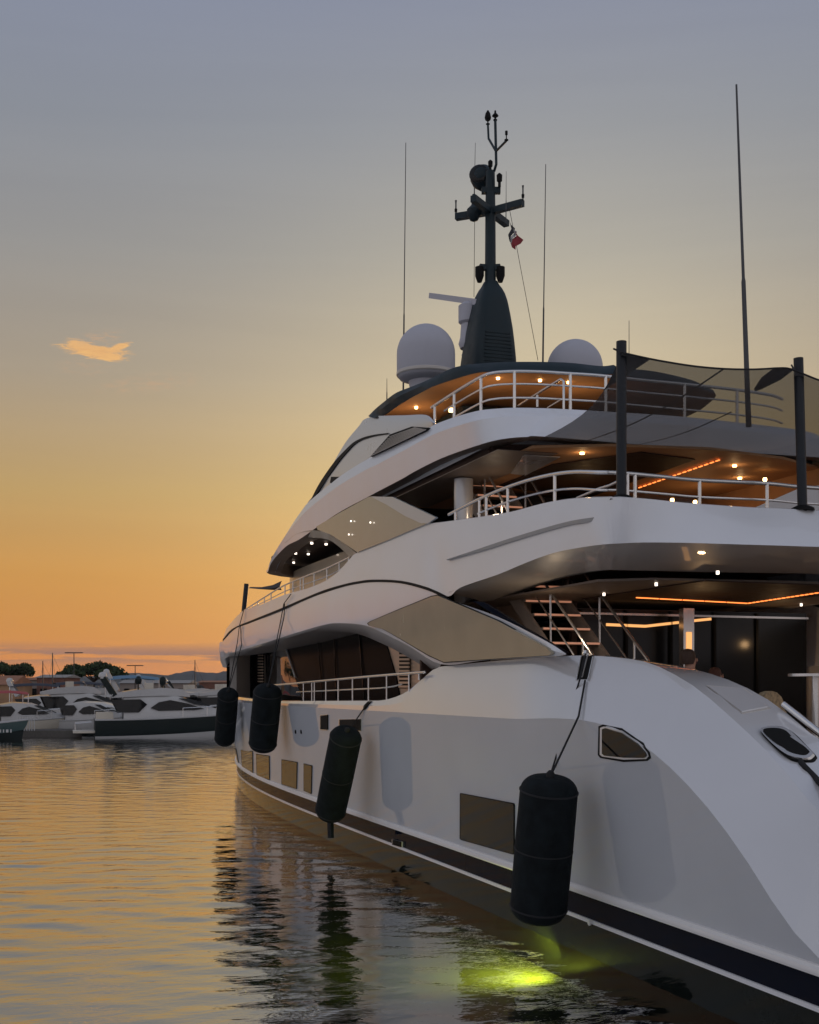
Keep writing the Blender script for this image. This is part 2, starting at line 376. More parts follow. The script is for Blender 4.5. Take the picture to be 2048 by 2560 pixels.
# ---------------------------------------------------------------- upper-deck band (side arch over the main deck)
Dband = lambda s, z: 6.45+cub(s, .00045, 14)+.10*abs(z-5.0)
U1 = q(4, (20,1592),(100,1507),(200,1467),(300,1427),(600,1299),(900,1196),(1100,1166),(1300,1172),(1500,1224),(1640,1288))+q(5, (400,562),(600,662),(686,716))
L1 = q(4, (24,1702),(90,1672),(250,1625),(500,1545),(750,1472),(880,1460),(1040,1475),(1150,1520),(1350,1620),(1590,1755))+q(5, (350,742),(620,727),(688,719))
LI1 = q(4, (50,1772),(110,1715),(260,1655),(460,1600),(700,1530),(850,1520),(1000,1540),(1150,1600),(1300,1675),(1500,1795))
def bowwrap(row3, k=1.0):            # carry a row round the front to the centreline, out of the camera's sight
    p = row3[0]; y = p.y; ds = 4.5*k
    return [Vector((p.x+ds*math.sin(a), y*math.cos(a), p.z)) for a in (math.pi/2, 1.3, 1.0, .7, .4, .18)]+row3
u1 = spline(PP(U1, Dband), 5); l1 = spline(PP(L1, Dband), 5)
m1 = [lerp(a, b, .5)+Vector((0, .035, 0)) for a, b in zip(u1, l1)]
eyebrow = MB().loft([bowwrap(u1), bowwrap(m1), bowwrap(l1)]).mirror().build('side_fairing', 'gel_white', YA, smooth=40, label='cream lit side panel above the main deck windows')
li1 = spline(PP(LI1, lambda s, z: Dband(s, z)+.5), 5); l1a = l1[:len(li1)]
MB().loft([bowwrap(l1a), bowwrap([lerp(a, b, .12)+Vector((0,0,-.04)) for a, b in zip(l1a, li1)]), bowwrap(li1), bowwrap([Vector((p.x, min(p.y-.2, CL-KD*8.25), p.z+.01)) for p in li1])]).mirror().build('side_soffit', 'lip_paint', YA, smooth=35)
T1 = q(4, (45,1500),(150,1385),(300,1325),(460,1258),(620,1213),(750,1160),(850,1090),(935,998),(985,955),(1200,868),(1400,782),(1490,748))+q(2, (600,1452),(850,1418),(1080,1380),(1300,1322),(1500,1287),(1725,1275))
B1 = q(4, (22,1575),(90,1500),(250,1430),(430,1357),(600,1283),(750,1222),(900,1178),(1000,1158),(1100,1147),(1300,1155),(1500,1205),(1640,1268))+q(5, (250,442),(400,390),(520,340),(640,298),(760,275),(850,264))
t1 = PP(T1, Dband); b1 = PP(B1, Dband)
zT, zB = P(q(0, (1300,1048))[0], Dband).z, b1[-1].z
t1s = [PZ(p, zT) for p in q(3, (420,1313),(620,1328),(850,1352),(1100,1370),(1300,1382),(1550,1392),(1725,1402))]
b1s = [PZ(p, zB) for p in q(5, (905,261),(1000,257),(1150,258),(1300,262),(1500,268),(1600,271),(1725,275))]
def cl_end(r, ds=.12): return r+[Vector((r[-1].x-ds, r[-1].y*.4, r[-1].z)), Vector((r[-1].x-ds*1.4, 0, r[-1].z))]
t1f = spline(cl_end(t1+t1s), 4); b1f = spline(cl_end(b1+b1s), 4)
nfold = len(t1f)
def inward(r, a):
    o = []
    for i, p in enumerate(r):
        t = (r[min(i+1, len(r)-1)]-r[max(i-1, 0)]); t.z = 0; t.normalize(); n = Vector((t.y, -t.x, 0))
        if n.dot(Vector((25, 0, 0))-Vector((p.x, p.y, 0))) < 0: n = -n
        o.append(p+n*a)
    return o
def fold(a, b, t, out, f0, f1):
    m = [lerp(p, r, t) for p, r in zip(a, b)]; w_ = inward(m, -1)
    return [v+(n-v)*out*max(0, min(1, (i/len(a)-f0)/(f1-f0))) for i, (v, n) in enumerate(zip(m, w_))]
g1 = fold(t1f, b1f, .42, .02, .35, .6)
MB().loft([t1f, fold(t1f, b1f, .2, .008, .35, .6), g1, b1f]).mirror().build('upper_deck_bulwark', 'gel_white', YA, smooth=22)
# cap and inner face of that bulwark
def inward(r, a):
    o = []
    for i, p in enumerate(r):
        t = (r[min(i+1, len(r)-1)]-r[max(i-1, 0)]); t.z = 0; t.normalize(); n = Vector((t.y, -t.x, 0))
        if n.dot(Vector((25, 0, 0))-Vector((p.x, p.y, 0))) < 0: n = -n
        o.append(p+n*a)
    return o
c1r = inward(t1f, .22)
MB().loft([t1f, [p+Vector((0,0,.012)) for p in inward(t1f, .04)], [p+Vector((0,0,.012)) for p in c1r], [Vector((p.x, p.y, min(5.15, p.z-.1))) for p in c1r]]).mirror().build('bulwark_cap', 'gel_white', YA, smooth=30)
# dark feature line between fairing and bulwark
st1 = [p+Vector((0, .018, 0)) for p in spline(b1[:12], 5)]; st2 = [p+Vector((0, .018, 0)) for p in u1[:46]]
su = spline(PP(q(4, (22,1577),(90,1502),(250,1432),(430,1359),(600,1285),(750,1224),(900,1180),(1000,1160),(1100,1149),(1300,1157),(1500,1207),(1640,1270)), Dband), 5)
sl = spline(PP(q(4, (22,1592),(90,1515),(250,1446),(430,1375),(600,1301),(750,1241),(900,1196),(1000,1176),(1100,1165),(1300,1174),(1500,1226),(1640,1292)), Dband), 5)
MB().loft([[p+Vector((0,-.05,0)) for p in su], [p+Vector((0,.012,.0)) for p in su], [p+Vector((0,.012,0)) for p in sl], [p+Vector((0,-.05,0)) for p in sl]]).mirror().build('feature_line', 'black_seal', YA, smooth=30)
# aft soffit under the bulwark
BI = q(5, (340,500),(450,458),(540,425),(640,398),(760,378),(850,370))
bi = PP(BI, lambda s, z: Dband(s, z)+.65); zBI = bi[-1].z
bis = [PZ(p, zBI) for p in q(5, (905,370),(1000,372),(1150,376),(1300,379),(1500,382),(1600,383),(1725,385))]
bo = PP(q(5, (200,462),(400,390),(520,340),(640,298),(760,275),(850,264)), Dband)
bof = spline(cl_end(bo+b1s), 4); bif = spline(cl_end(bi+bis), 4)
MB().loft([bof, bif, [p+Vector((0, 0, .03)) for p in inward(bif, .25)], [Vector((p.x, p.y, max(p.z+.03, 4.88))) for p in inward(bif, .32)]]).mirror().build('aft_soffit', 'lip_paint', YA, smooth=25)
ZC1 = 4.86
deck('upper_deck', 5.30, [p for p in inward(t1f, .5)[::-1] if p.y > .2 and os_(p) < 12]+[(s, Dband(s, 5)+.3) for s in (13,15,18,21,24,26,28)]+[(29.5, CLO-.4)], .06, 'teak')
# grey ribbon round the aft bulwark, a groove's shadow put into its colour
gp = PP(q(5, (200,328),(300,295),(400,261),(500,229),(600,199),(700,172),(780,158)), lambda s, z: Dband(s, z)-.022)
gp += [PZ(p, gp[-1].z) for p in q(5, (850,152),(1000,155),(1200,164),(1450,177),(1725,190))]
gl = spline(gp, 5); gp2 = [p+Vector((0,0,-.045*min(1, .25+i/12))) for i, p in enumerate(gl)]
def outw(r, a): return inward(r, -a)
MB().loft([inward(gl, .12), outw(gl, .04), outw(gp2, .02), inward(gp2, .12)]).build('groove_shadow_ribbon', 'trim_grey', YA, smooth=30)

# bronze wedge panel, in its dark gasket
def onsurf(poly, D, off): return [P(p, lambda s, z: D(s, z)-off) for p in poly]
def grow(poly, k):
    cx = sum(p[0] for p in poly)/len(poly); cy = sum(p[1] for p in poly)/len(poly); o = []
    for x, y in poly:
        l = math.hypot(x-cx, y-cy); o.append((x+(x-cx)/l*k, y+(y-cy)/l*k))
    return o
def panel(name, poly, D, m, parent=YA, th=.02, gap=2.2, base=.02, label=None, rim='black_seal'):
    g = onsurf(grow(poly, gap), D, base) if gap else None
    o = MB().prism(onsurf(poly, D, base+th), (0, -.05, 0)).build(name, m, parent, smooth=20, label=label)
    if g: MB().prism(g, (0, -.04, 0)).build('gasket', rim, o, smooth=20)
    return o
Deye = lambda s, z: Dband(s, z)-.03
panel('bronze_panel', q(5, (-132,590),(-120,582),(0,532),(130,480),(155,476),(400,580),(605,692),(622,712),(612,722),(400,735),(180,749),(120,722),(0,652),(-70,613),(-125,600)), Deye, 'bronze_panel', base=.03, th=.015)
# ---------------------------------------------------------------- sun-deck band
D2 = lambda s, z: 6.75+cub(s, .0012, 15)+.06*(z-6.5)
T2a = q(4, (342,1075),(368,1010),(420,915),(500,780),(580,662),(650,578),(870,400),(1080,270))+q(2, (170,945),(270,893),(400,825),(480,783),(560,742),(700,692),(850,652))
L2a = q(4, (346,1088),(362,1040),(400,985),(480,905),(570,858),(690,775),(860,662),(1050,560))+q(2, (130,1232),(220,1185),(310,1138),(400,1085),(560,1005),(700,950),(850,900))
t2 = PP(T2a, D2); l2 = PP(L2a, D2); zT2, zL2 = t2[-1].z, l2[-1].z
zL2 = min(zL2, 7.25)
t2 += [PZ(p, zT2) for p in q(2, (970,638),(1100,631),(1300,633),(1560,645))+q(3, (600,760),(900,790),(1200,822),(1725,890))]
l2 += [PZ(p, zL2) for p in q(2, (960,868),(1080,848),(1200,840),(1330,838))+q(3, (600,968),(900,982),(1200,1000),(1725,1027))]
def to_cl(r):
    r = [p for p in r if p.y > .3]; return r+[Vector((r[-1].x-.1, 0, r[-1].z))]
n2 = min(len(to_cl(t2)), len(to_cl(l2)))-1
t2 = t2[:n2]+[Vector((t2[n2-1].x-.02, 0, t2[n2-1].z))]; l2 = l2[:n2]+[Vector((l2[n2-1].x-.02, 0, l2[n2-1].z))]
t2f = spline(t2, 5); l2f = spline(l2, 5)
def wrap2(r, k=.5): return bowwrap(r, k)
f2 = outw([lerp(a, b, .33) for a, b in zip(t2f, l2f)], .0); f2 = [v+Vector((0, .10*min(1, i/25), 0)) if os_(v) > 10.5 else o_ for i, (v, o_) in enumerate(zip(f2, outw(f2, .10)))]
MB().loft([wrap2(t2f), wrap2(f2), wrap2(l2f)]).mirror().build('sun_deck_bulwark', 'gel_white', YA, smooth=16)
c2r = inward(t2f, .22)
MB().loft([t2f, [p+Vector((0,0,.01)) for p in c2r], [Vector((p.x, p.y, min(p.z-.1, 7.3))) for p in c2r]]).mirror().build('sun_deck_cap', 'gel_white', YA, smooth=30)
l2i = inward(l2f, .4)
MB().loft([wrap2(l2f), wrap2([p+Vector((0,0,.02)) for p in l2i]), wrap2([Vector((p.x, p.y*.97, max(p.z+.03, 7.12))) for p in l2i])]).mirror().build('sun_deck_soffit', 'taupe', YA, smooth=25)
ZC2 = 7.14
deck('sun_deck', 7.36, [p for p in inward(t2f, .3)[::-1] if p.y > .2 and os_(p) < 14]+[(s, D2(s, 7)+.25) for s in (15, 17, 19, 20.5, 22)]+[(23.5, 8.6), (24.2, CLO-.4)], .16, 'walnut')
# arch rim over the forward side deck
ro = spline(PP(q(4, (470,880),(520,838),(560,815),(650,793),(730,800),(800,828),(900,893),(985,960)), lambda s, z: D2(s, z)-.03), 4)
ri = spline(PP(q(4, (470,915),(520,880),(570,858),(650,842),(730,850),(800,870),(880,932),(932,990)), lambda s, z: D2(s, z)+.14), 4)
MB().loft([[p+Vector((0,-.1,0)) for p in ro], ro, ri, [p+Vector((0,-.35,.0)) for p in ri]]).build('arch_rim', 'beige_wall', YA, smooth=40)
# smoked wedge window between the two bands
Dv2 = lambda s, z: 6.56+cub(s, .0008, 14.5)
wg = q(4, (695,765),(860,667),(1062,556),(1080,551),(1240,556),(1550,702),(1490,743),(1400,780),(1200,866),(988,951),(900,891),(800,826),(700,788))
panel('wedge_window', wg, Dv2, 'green_glass', base=0, gap=0)
MB().prism(onsurf(q(4, (1082,549),(1240,553),(1554,701),(1492,744),(1445,742),(1330,690),(1200,610)), Dv2, .03), (0, -.04, 0)).build('wedge_return', 'blue_return', YA, smooth=20)
for x, y in ((945,727),(1085,737),(930,823)):
    p = P(q(4, (x, y))[0], lambda s, z: Dv2(s, z)-.045); MB().lathe([(.016, 0), (.016, .02)], p, 10, (0, 1, 0)).build('spot_lamp', 'spot_white', YA)
# ---------------------------------------------------------------- wheelhouse side and hardtop
D3 = lambda s, z: D2(s, z)+.04+.10*max(0, z-7.9)
S3 = q(4, (650,575),(720,460),(800,335),(900,165),(1000,42))+q(2, (30,715),(100,692),(170,688),(330,684),(475,682),(540,734))
S3b = q(4, (652,582),(760,490),(870,400),(970,335),(1080,270))+q(2, (170,945),(270,893),(400,825),(480,783),(520,762),(545,750))
s3 = spline(PP(S3, D3), 4); s3b = spline(PP(S3b, D3), 4)
MB().loft([wrap2(s3, .4), wrap2([lerp(a, b, .5)+Vector((0,.03,0)) for a, b in zip(s3, s3b)], .45), wrap2(s3b, .5)]).mirror().build('wheelhouse_side', 'silver_paint', YA, smooth=40)
# roof closing the wheelhouse forward
wr = [p for p in s3[:25]]; MB().loft([wr, [Vector((p.x+.5, p.y*.6, p.z+.1)) for p in wr], [Vector((p.x+.7, 0, p.z+.12)) for p in wr]]).mirror().build('windscreen', 'dark_glass', YA)
dwn = spline(PP(q(4, (650,580),(700,480),(760,385),(830,290),(900,215),(960,160),(1030,125),(1110,105),(1205,93)), lambda s, z: D3(s, z)-.045), 4)
dwi = spline(PP(q(4, (665,572),(730,480),(790,390),(855,298),(915,228),(970,172),(1030,140),(1110,115),(1205,99)), lambda s, z: D3(s, z)-.045), 4)
MB().loft([[p+Vector((0,-.05,0)) for p in dwn], dwn, dwi, [p+Vector((0,-.05,0)) for p in dwi]]).build('side_window', 'black_seal', YA)
panel('navigation_light_recess', q(4, (798,408),(858,408),(800,455),(790,450)), lambda s, z: D3(s, z)-.03, 'black_seal', gap=0, base=.01)
vg = MB().prism(onsurf(q(4, (1080,263),(1222,103),(1380,46),(1495,55),(1482,76)), D3, .11), (0, -.1, 0)).build('vent_grille', 'black_seal', YA, 0)
A, B, C_, Dq = q(4, (1084,262),(1235,105),(1385,52),(1484,70))
for i in range(9):
    t = (i+.5)/9.5
    a = (lerp(A[0], B[0], t), lerp(A[1], B[1], t)); bb = (lerp(Dq[0], C_[0], t*.9), lerp(Dq[1], C_[1], t*.9)-t*1)
    pa, pb = P(a, lambda s, z: D3(s, z)-.125), P(bb, lambda s, z: D3(s, z)-.125)
    MB().bar(pa, pb, .012, .009).build('slat', 'trim_grey', vg, 0)
ZH = 9.0
hu = [PZ(p, ZH+.24) for p in q(2, (60,690),(110,640),(180,582),(262,522),(380,475),(500,425),(690,337),(900,310),(1130,300),(1480,305),(1725,330))]
hl_ = [PZ(p, ZH) for p in q(2, (110,706),(180,683),(260,628),(350,570),(450,517),(550,470),(800,390),(950,372),(1200,370),(1450,377),(1725,391))]
hu += [Vector((hu[-1].x-.15, 0, hu[-1].z))]; hl_ += [Vector((hl_[-1].x-.15, 0, hl_[-1].z))]
huf, hlf = spline(hu, 4), spline(hl_, 4)
hm = outw([lerp(a, b, .5) for a, b in zip(huf, hlf)], .05)
HT = MB().loft([huf, hm, hlf]).mirror().build('hardtop', 'mast_paint', YA, smooth=40)
fr = Vector((17.2, 0, ZH-.5))
def fan(r, z_off, tip):       # closed deck surface inside an outline
    return [r, [Vector((lerp(p.x, tip, .12), p.y*.9, p.z+z_off)) for p in r], [Vector((lerp(p.x, tip, .4), p.y*.5, p.z+z_off*2)) for p in r], [Vector((lerp(p.x, tip, .6), 0, p.z+z_off*2)) for p in r]]
MB().loft(fan(huf, .05, 26.5)).mirror().build('hardtop_roof', 'mast_paint', HT, smooth=40)
MB().loft(fan([p+Vector((0,0,.01)) for p in hlf], .02, 26)).mirror().build('hardtop_soffit', 'copper_soffit', HT, smooth=40)
for x, y in ((405,633),(993,422),(1295,437),(1500,452)):
    p = PZ(q(2, (x, y))[0], ZH+.0); MB().lathe([(.032, -.012), (.032, .03)], p, 12).build('down_light', 'lamp', HT)
# dark sun-deck bar and windows under the hardtop
MB().box((22.5, -.3, 8.12), (1.6, 4.6, 1.5)).build('sun_deck_bar', 'mast_paint', YA)
MB().prism([W(13.9, 7.45, 7.4), W(10.9, 8.3, 7.4), W(10.9, 8.3, 8.0), W(13.9, 7.45, 8.35)], (0, -.06, 0)).build('copper_sidewall', 'copper_soffit', YA)
p = PZ(q(2, (658,648))[0], 8.55); MB().lathe([(.05, -.03), (.05, .03)], p, 12).build('wall_lamp', 'lamp', YA)

# ---------------------------------------------------------------- railings
def railing(name, top, bases, mids, r=.022, post_r=.02, parent=YA):
    o = MB().tube(top, r, 8).build(name, 'steel', parent, smooth=60)
    for m_ in mids: MB().tube(m_, r*.62, 6).build('rail', 'steel', o, smooth=60)
    for a, b in bases: MB().tube([a, b], post_r, 8).build('post', 'steel', o, smooth=60)
    return o
def atx(r, s):                      # point of a row nearest to a station
    return min(r, key=lambda p: abs(p.x-s))
# sun deck, port quarter and round the aft edge
rb = inward(t2f, .11)
def rail_on(base_row, i0, i1, h, step, mids, name, r=.022, h0=None):
    seg = base_row[i0:i1]; n = len(seg)
    hh = [h if h0 is None else lerp(h0, h, min(1, k/6)) for k in range(n)]
    top = [p+Vector((0,0,hh[k])) for k, p in enumerate(seg)]
    bs = [(seg[k]+Vector((0,0,-.02)), top[k]) for k in range(1, n, step)]
    ms = [[p+Vector((0,0,hh[k]*m_)) for k, p in enumerate(seg)] for m_ in mids]
    return railing(name, top, bs, ms, r)
# traced top rail (port, then aft)
tr2 = q(2, (515,630),(700,510),(870,410),(960,380),(1100,370),(1300,373),(1500,385),(1725,400))
top2 = [P(tr2[0], lambda s, z: D2(s, z)+.1), P(tr2[1], lambda s, z: D2(s, z)+.11)]
zr = zT2+.62
top2 += [PZ(p, zr) for p in tr2[2:]]+[PZ(p, zr) for p in q(3, (620,540),(830,560),(1180,598),(1400,632),(1480,660))]
top2s = spline(top2, 4)
def proj(v):
    d = v.x*CT-(v.y-CL)*ST; lat = -v.x*ST-(v.y-CL)*CT; return (CX+lat/d*F, YH-(v.z-H)/d*F)
def on_row(r, px): return min(r, key=lambda v: abs(proj(v)[0]-px))
def posts_at(row_top, xs, zbase): 
    o = []
    for x in xs:
        t = on_row(row_top, x); o.append((Vector((t.x, t.y, zbase if not callable(zbase) else zbase(t))), t))
    return o
dense2 = spline(top2s, 4)
zb2 = lambda t: min(zT2-.01, t.z-.3)
mids2 = [[p+Vector((0,0,-.2)) for p in top2s[2:]], [p+Vector((0,0,-.42)) for p in top2s[3:]]]
railing('sun_deck_railing', top2s, posts_at(dense2, [c[0] for c in q(2, (542,0),(678,0),(868,0),(1108,0),(1510,0))]+[c[0] for c in q(3, (300,0),(830,0),(1180,0))], zb2), mids2, r=.026, post_r=.026)
# stair gate rail on the sun deck
ga = [P(p, 8.0) for p in q(2, (1140,615),(1290,520),(1445,425))]+[P(q(2, (1465,440))[0], 8.0), P(q(2, (1465,640))[0], 8.0)]
railing('stair_handrail', ga, [(P(q(2, (1275,625))[0], 8.0), P(q(2, (1275,540))[0], 8.0))], [[P(p, 8.0) for p in q(2, (1350,630),(1450,570))]], r=.02)
# upper deck, port quarter and aft edge
tr1 = PP(q(2, (640,1398),(800,1315),(1000,1225),(1200,1155),(1390,1110),(1550,1092),(1725,1096)), lambda s, z: Dband(s, z)+.12)
zr1 = tr1[-1].z
tr1 += [PZ(p, zr1) for p in q(3, (420,1152),(700,1178),(930,1200),(1360,1220),(1560,1240),(1725,1252))]
tr1s = spline(tr1, 4); d1s = spline(tr1s, 4)
t1d = spline(t1f, 3)
def base_under(t): return min(t1d, key=lambda v: (v.x-t.x)**2+(v.y-t.y)**2).z-.02
hgt = zr1-zT
railing('upper_deck_railing', tr1s, posts_at(d1s, [c[0] for c in q(2, (690,0),(855,0),(915,0),(1068,0),(1398,0))]+[c[0] for c in q(3, (455,0),(492,0),(940,0),(1382,0))], base_under),
        [[p+Vector((0,0,-hgt*.5)) for p in tr1s[5:]]], r=.026, post_r=.024)
ga = PP(q(2, (1560,1280),(1725,1210))+q(3, (330,1235),(425,1190)), lambda s, z: Dband(s, z)+.35); railing('gate_handrail', ga, [(ga[0]+Vector((0,0,-.1)), ga[0])], [], r=.018)
# upper deck forward
fr_ = spline(PP(q(4, (148,1388),(240,1325),(340,1262),(450,1195),(600,1130),(770,1064),(937,984)), lambda s, z: Dband(s, z)+.14), 5); frd = spline(fr_, 3)
def base_f(t): return base_under(t)
railing('foredeck_railing', fr_, posts_at(frd, [c[0] for c in q(4, (200,0),(235,0),(270,0),(318,0),(365,0),(468,0),(530,0),(580,0),(602,0),(680,0),(765,0),(856,0),(920,0))], base_f),
        [[Vector((p.x, p.y, lerp(base_under(p), p.z, .52))) for p in fr_]], r=.02, post_r=.016)
# main deck side
Dsr = lambda s, z: Dk(s)+.12
mr = spline(PP(q(7, (380,330),(560,318),(700,305),(1000,277),(1285,252),(1555,232)), Dsr), 5); mrd = spline(mr, 3)
railing('side_deck_railing', mr, posts_at(mrd, [c[0] for c in q(7, (685,0),(748,0),(768,0),(845,0),(938,0),(1040,0),(1157,0),(1285,0),(1442,0),(1515,0))], lambda t: zt(os_(t))-.02),
        [[Vector((p.x, p.y, lerp(zt(os_(p)), p.z, .5))) for p in mr[8:-3]]], r=.024, post_r=.016)
# ---------------------------------------------------------------- hull fittings
def Dhull(s, z):
    k = zk(s)
    if z <= k: return lerp(Dw(s)-.03, Dknuck(s, k), (z-ZR)/max(.05, k-ZR))
    return lerp(Dknuck(s, k), dt(s), min(1, (z-k)/max(.05, zt(s)-k)))
def Dcap(s, z):
    a, b = zt(s), zi(s); return lerp(dt(s), di(s), max(-.1, min(1.1, (z-a)/max(.02, b-a))))
def porthole(poly, D, frame='black_seal', gap=3.0, glass='smoke_glass', th=.012, name='hull_window'):
    o = MB().prism(onsurf(grow(poly, gap), D, .012), (0, -.05, 0)).build(name, frame, YA, 20)
    MB().prism(onsurf(poly, D, .012+th), (0, -.03, 0)).build('pane', glass, o, 20); return o
porthole(q(8, (178,665),(400,708),(404,714),(404,922),(398,924),(180,862),(175,856),(175,668)), Dhull, gap=2.5)
for pl in ([(192,782),(200,784),(222,912),(214,905)], [(237,793),(318,802),(320,962),(248,944)], [(347,822),(438,836),(440,1003),(352,974)], [(530,862),(638,881),(634,1068),(530,1034)], [(688,892),(744,906),(740,1103),(688,1079)]):
    porthole(q(7, *pl), Dhull, gap=1.6)
mat('chrome_rim', (.82,.82,.83), .3, metal=.3)
tri = porthole(q(8, (786,386),(800,381),(870,402),(940,450),(972,485),(978,500),(968,510),(880,508),(796,500),(786,492)), Dhull, frame='chrome_rim', gap=5.5, glass='dark_glass', name='triangular_window')
MB().prism(onsurf(grow(q(8, (784,384),(800,377),(870,398),(945,448),(976,482),(982,504),(968,514),(880,511),(794,503),(784,492)), 9.5), Dhull, .006), (0, -.04, 0)).build('gasket', 'black_seal', tri, 20)
for pl in ([(808,545),(858,540),(858,645),(808,642)], [(945,573),(1095,570),(1095,652),(945,640)]):
    porthole(q(7, *pl), Dhull, frame='steel', gap=2.2, glass='black_seal', name='mooring_port')
vt = MB().prism(onsurf(q(7, (1322,1432),(1392,1450),(1392,1492),(1322,1472)), lambda s, z: Dhull(s, ZR+.02), .02), (0, -.03, 0)).build('side_vent', 'silver_paint', YA, 0)
for i in range(4):
    a, b = q(7, (1328, 1438+i*10), (1388, 1455+i*10)); D_ = lambda s, z: Dhull(s, ZR+.02)-.03
    MB().bar(P(a, D_), P(b, D_), .02, .02).build('slat', 'black_seal', vt, 0)
for x in (632, 672):
    p = P(q(7, (x, 660))[0], lambda s, z: Dhull(s, z)-.0); MB().lathe([(.05, -.02), (.05, .02)], p, 10, (0, 1, 0)).build('drain_outlet', 'black_seal', YA)
# oval fairlead and flush hatch on the sloping wing
def roundpoly(pl, n=4):
    v = [Vector((x, y, 0)) for x, y in pl]; m = len(v); c = spline([v[-1]]+v+[v[0], v[1]], n)[n:-n]; return [(a.x, a.y) for a in c[:-1]]
fl = roundpoly(q(10, (1190,905),(1240,872),(1370,866),(1460,900),(1570,1000),(1682,1112),(1680,1145),(1630,1172),(1500,1158),(1400,1110),(1280,1010)))
capn = Vector((0, .05, .06))
fo = MB().prism([p+capn*.35 for p in onsurf(grow(fl, 3.5), Dcap, .0)], (0, -.06, -.05)).build('fairlead', 'black_seal', YA, 20)
MB().prism([p+capn*.7 for p in onsurf(grow(fl, .5), Dcap, .0)], (0, -.06, -.05)).build('fairlead_ring', 'steel', fo, 20)
MB().prism([p+capn*.85 for p in onsurf(grow(fl, -9), Dcap, .0)], (0, -.03, -.02)).build('fairlead_opening', 'black_seal', fo, 20)
ht = q(10, (640,440),(985,712),(1262,658),(1010,470)); MB().prism([p+capn*.10 for p in onsurf(ht, Dcap, 0)], (0, -.02, -.02)).build('hatch_gasket', 'lip_paint', YA, 0)
MB().prism([p+capn*.22 for p in onsurf(q(10, (662,453),(985,697),(1235,650),(1000,476)), Dcap, 0)], (0, -.02, -.02)).build('wing_hatch', 'hull_white', YA, 0)
md = [P(q(10, (1380,668))[0], lambda s, z: Dcap(s, z)-.02)+Vector((0,0,.06)), P(q(10, (1725,940))[0], lambda s, z: Dcap(s, z)+.02)+Vector((0,0,.06))]
md.append(md[1]+(md[1]-md[0])*1.2)
MB().tube(md, .035, 10).build('wing_handrail', 'steel', YA)
MB().tube([p+Vector((0,-.04,-.06)) for p in md], .02, 8).build('wing_trim', 'black_seal', YA)
rs = MB().prism([p+Vector((0,.012,.012)) for p in onsurf(q(9, (882,838),(962,838),(918,1008),(845,1008)), Dhull, .0)], (0, -.05, -.02)).build('rope_guide', 'black_seal', YA, 0)
for a, b in (((870,840),(838,1008)), ((958,840),(922,1008)), ((918,830),(880,985))):
    MB().tube([P(p, lambda s, z: Dhull(s, z)-.03) for p in q(9, a, b)], .012, 8).build('roller', 'steel', rs)
MB().lathe([(.0, -.05), (.045, -.03), (.05, 0), (.03, .04), (0, .05)], P(q(9, (908,815))[0], lambda s, z: dt(s)+.03), 12).build('roller_head', 'steel', rs)
MB().prism(onsurf(q(7, (1120,470),(1150,440),(1172,440),(1140,485),(1112,505)), Dhull, .03), (0, -.05, 0)).build('rope_guide', 'black_seal', YA, 0)

# ---------------------------------------------------------------- main-deck house, windows, side deck
Dhs = lambda s, z=0: 8.0+cub(s, .0007, 17)
hs = [10.2+.5*i for i in range(41)]
wl = [[W(s, yc(Dhs(s)), z) for s in hs] for z in (2.25, 3.2, 4.95)]
mat('peach_wall', (.62,.46,.33), .35, coat=.5, var=.04)
mat('window_black', (.008,.009,.011), .25, ior=1.05)
MB().loft(wl).mirror().build('main_deckhouse', 'peach_wall', YA, smooth=40)
panel('black_glazing', q(4, (458,1588),(560,1540),(700,1500),(1000,1500),(1190,1600),(1268,1860),(1300,2040),(610,2040),(560,1900)), Dhs, 'window_black', base=.02, gap=0, th=.01)
for x0, x1 in ((700, 740), (820, 838), (1000, 1040)):
    a, b = q(4, (x0, 1520), (x1, 2030)); MB().bar(P(a, lambda s, z: Dhs(s)-.045), P(b, lambda s, z: Dhs(s)-.045), .03, .02).build('mullion', 'dark_glass', YA, 0)
gu = spline(PP(q(4, (48,1660),(120,1620),(200,1590),(300,1570),(400,1565),(455,1588)), lambda s, z: Dhs(s)-.03), 3); gd = spline(PP(q(4, (48,2040),(120,2040),(220,2040),(340,2040),(480,2040),(600,2040)), lambda s, z: Dhs(s)-.03), 3)
fg = MB().loft([gu, [lerp(a_, b_, .5) for a_, b_ in zip(gu, gd)], gd]).build('mirror_glazing', 'smoke_glass', YA, 40)
for a_, b_ in (((205,1600),(205,2030)),((330,1590),(345,2030))): MB().bar(P(q(4, a_)[0], lambda s, z: Dhs(s)-.05), P(q(4, b_)[0], lambda s, z: Dhs(s)-.05), .06, .03).build('mullion', 'black_seal', fg, 0)
MB().tube([P(p, lambda s, z: Dhs(s)-.06) for p in q(4, (462,1600),(542,1850))], .025, 8).build('window_frame', 'silver_paint', fg)
def louvre(k, x0, x1, y0, y1, n):
    a = MB().prism(onsurf(q(k, (x0,y0),(x1,y0),(x1,y1),(x0,y1)), Dhs, .03), (0, -.03, 0)).build('louvre', 'black_seal', YA, 0)
    for i in range(n):
        y = y0+(y1-y0)*(i+.5)/n; u, v = q(k, (x0, y), (x1, y)); MB().bar(P(u, lambda s, z: Dhs(s)-.055), P(v, lambda s, z: Dhs(s)-.055), .03, .045).build('slat', 'peach_wall', a, 0)
louvre(4, 1288, 1362, 1650, 1930, 10); louvre(4, 274, 308, 1640, 1890, 12)
pil = [P(p, lambda s, z: Dk(s)+.55) for p in q(4, (70,1700),(168,1690),(168,2010),(70,2010))]
MB().prism(pil, (.0, -.25, 0)).build('support_pillar', 'lip_paint', YA, 0)
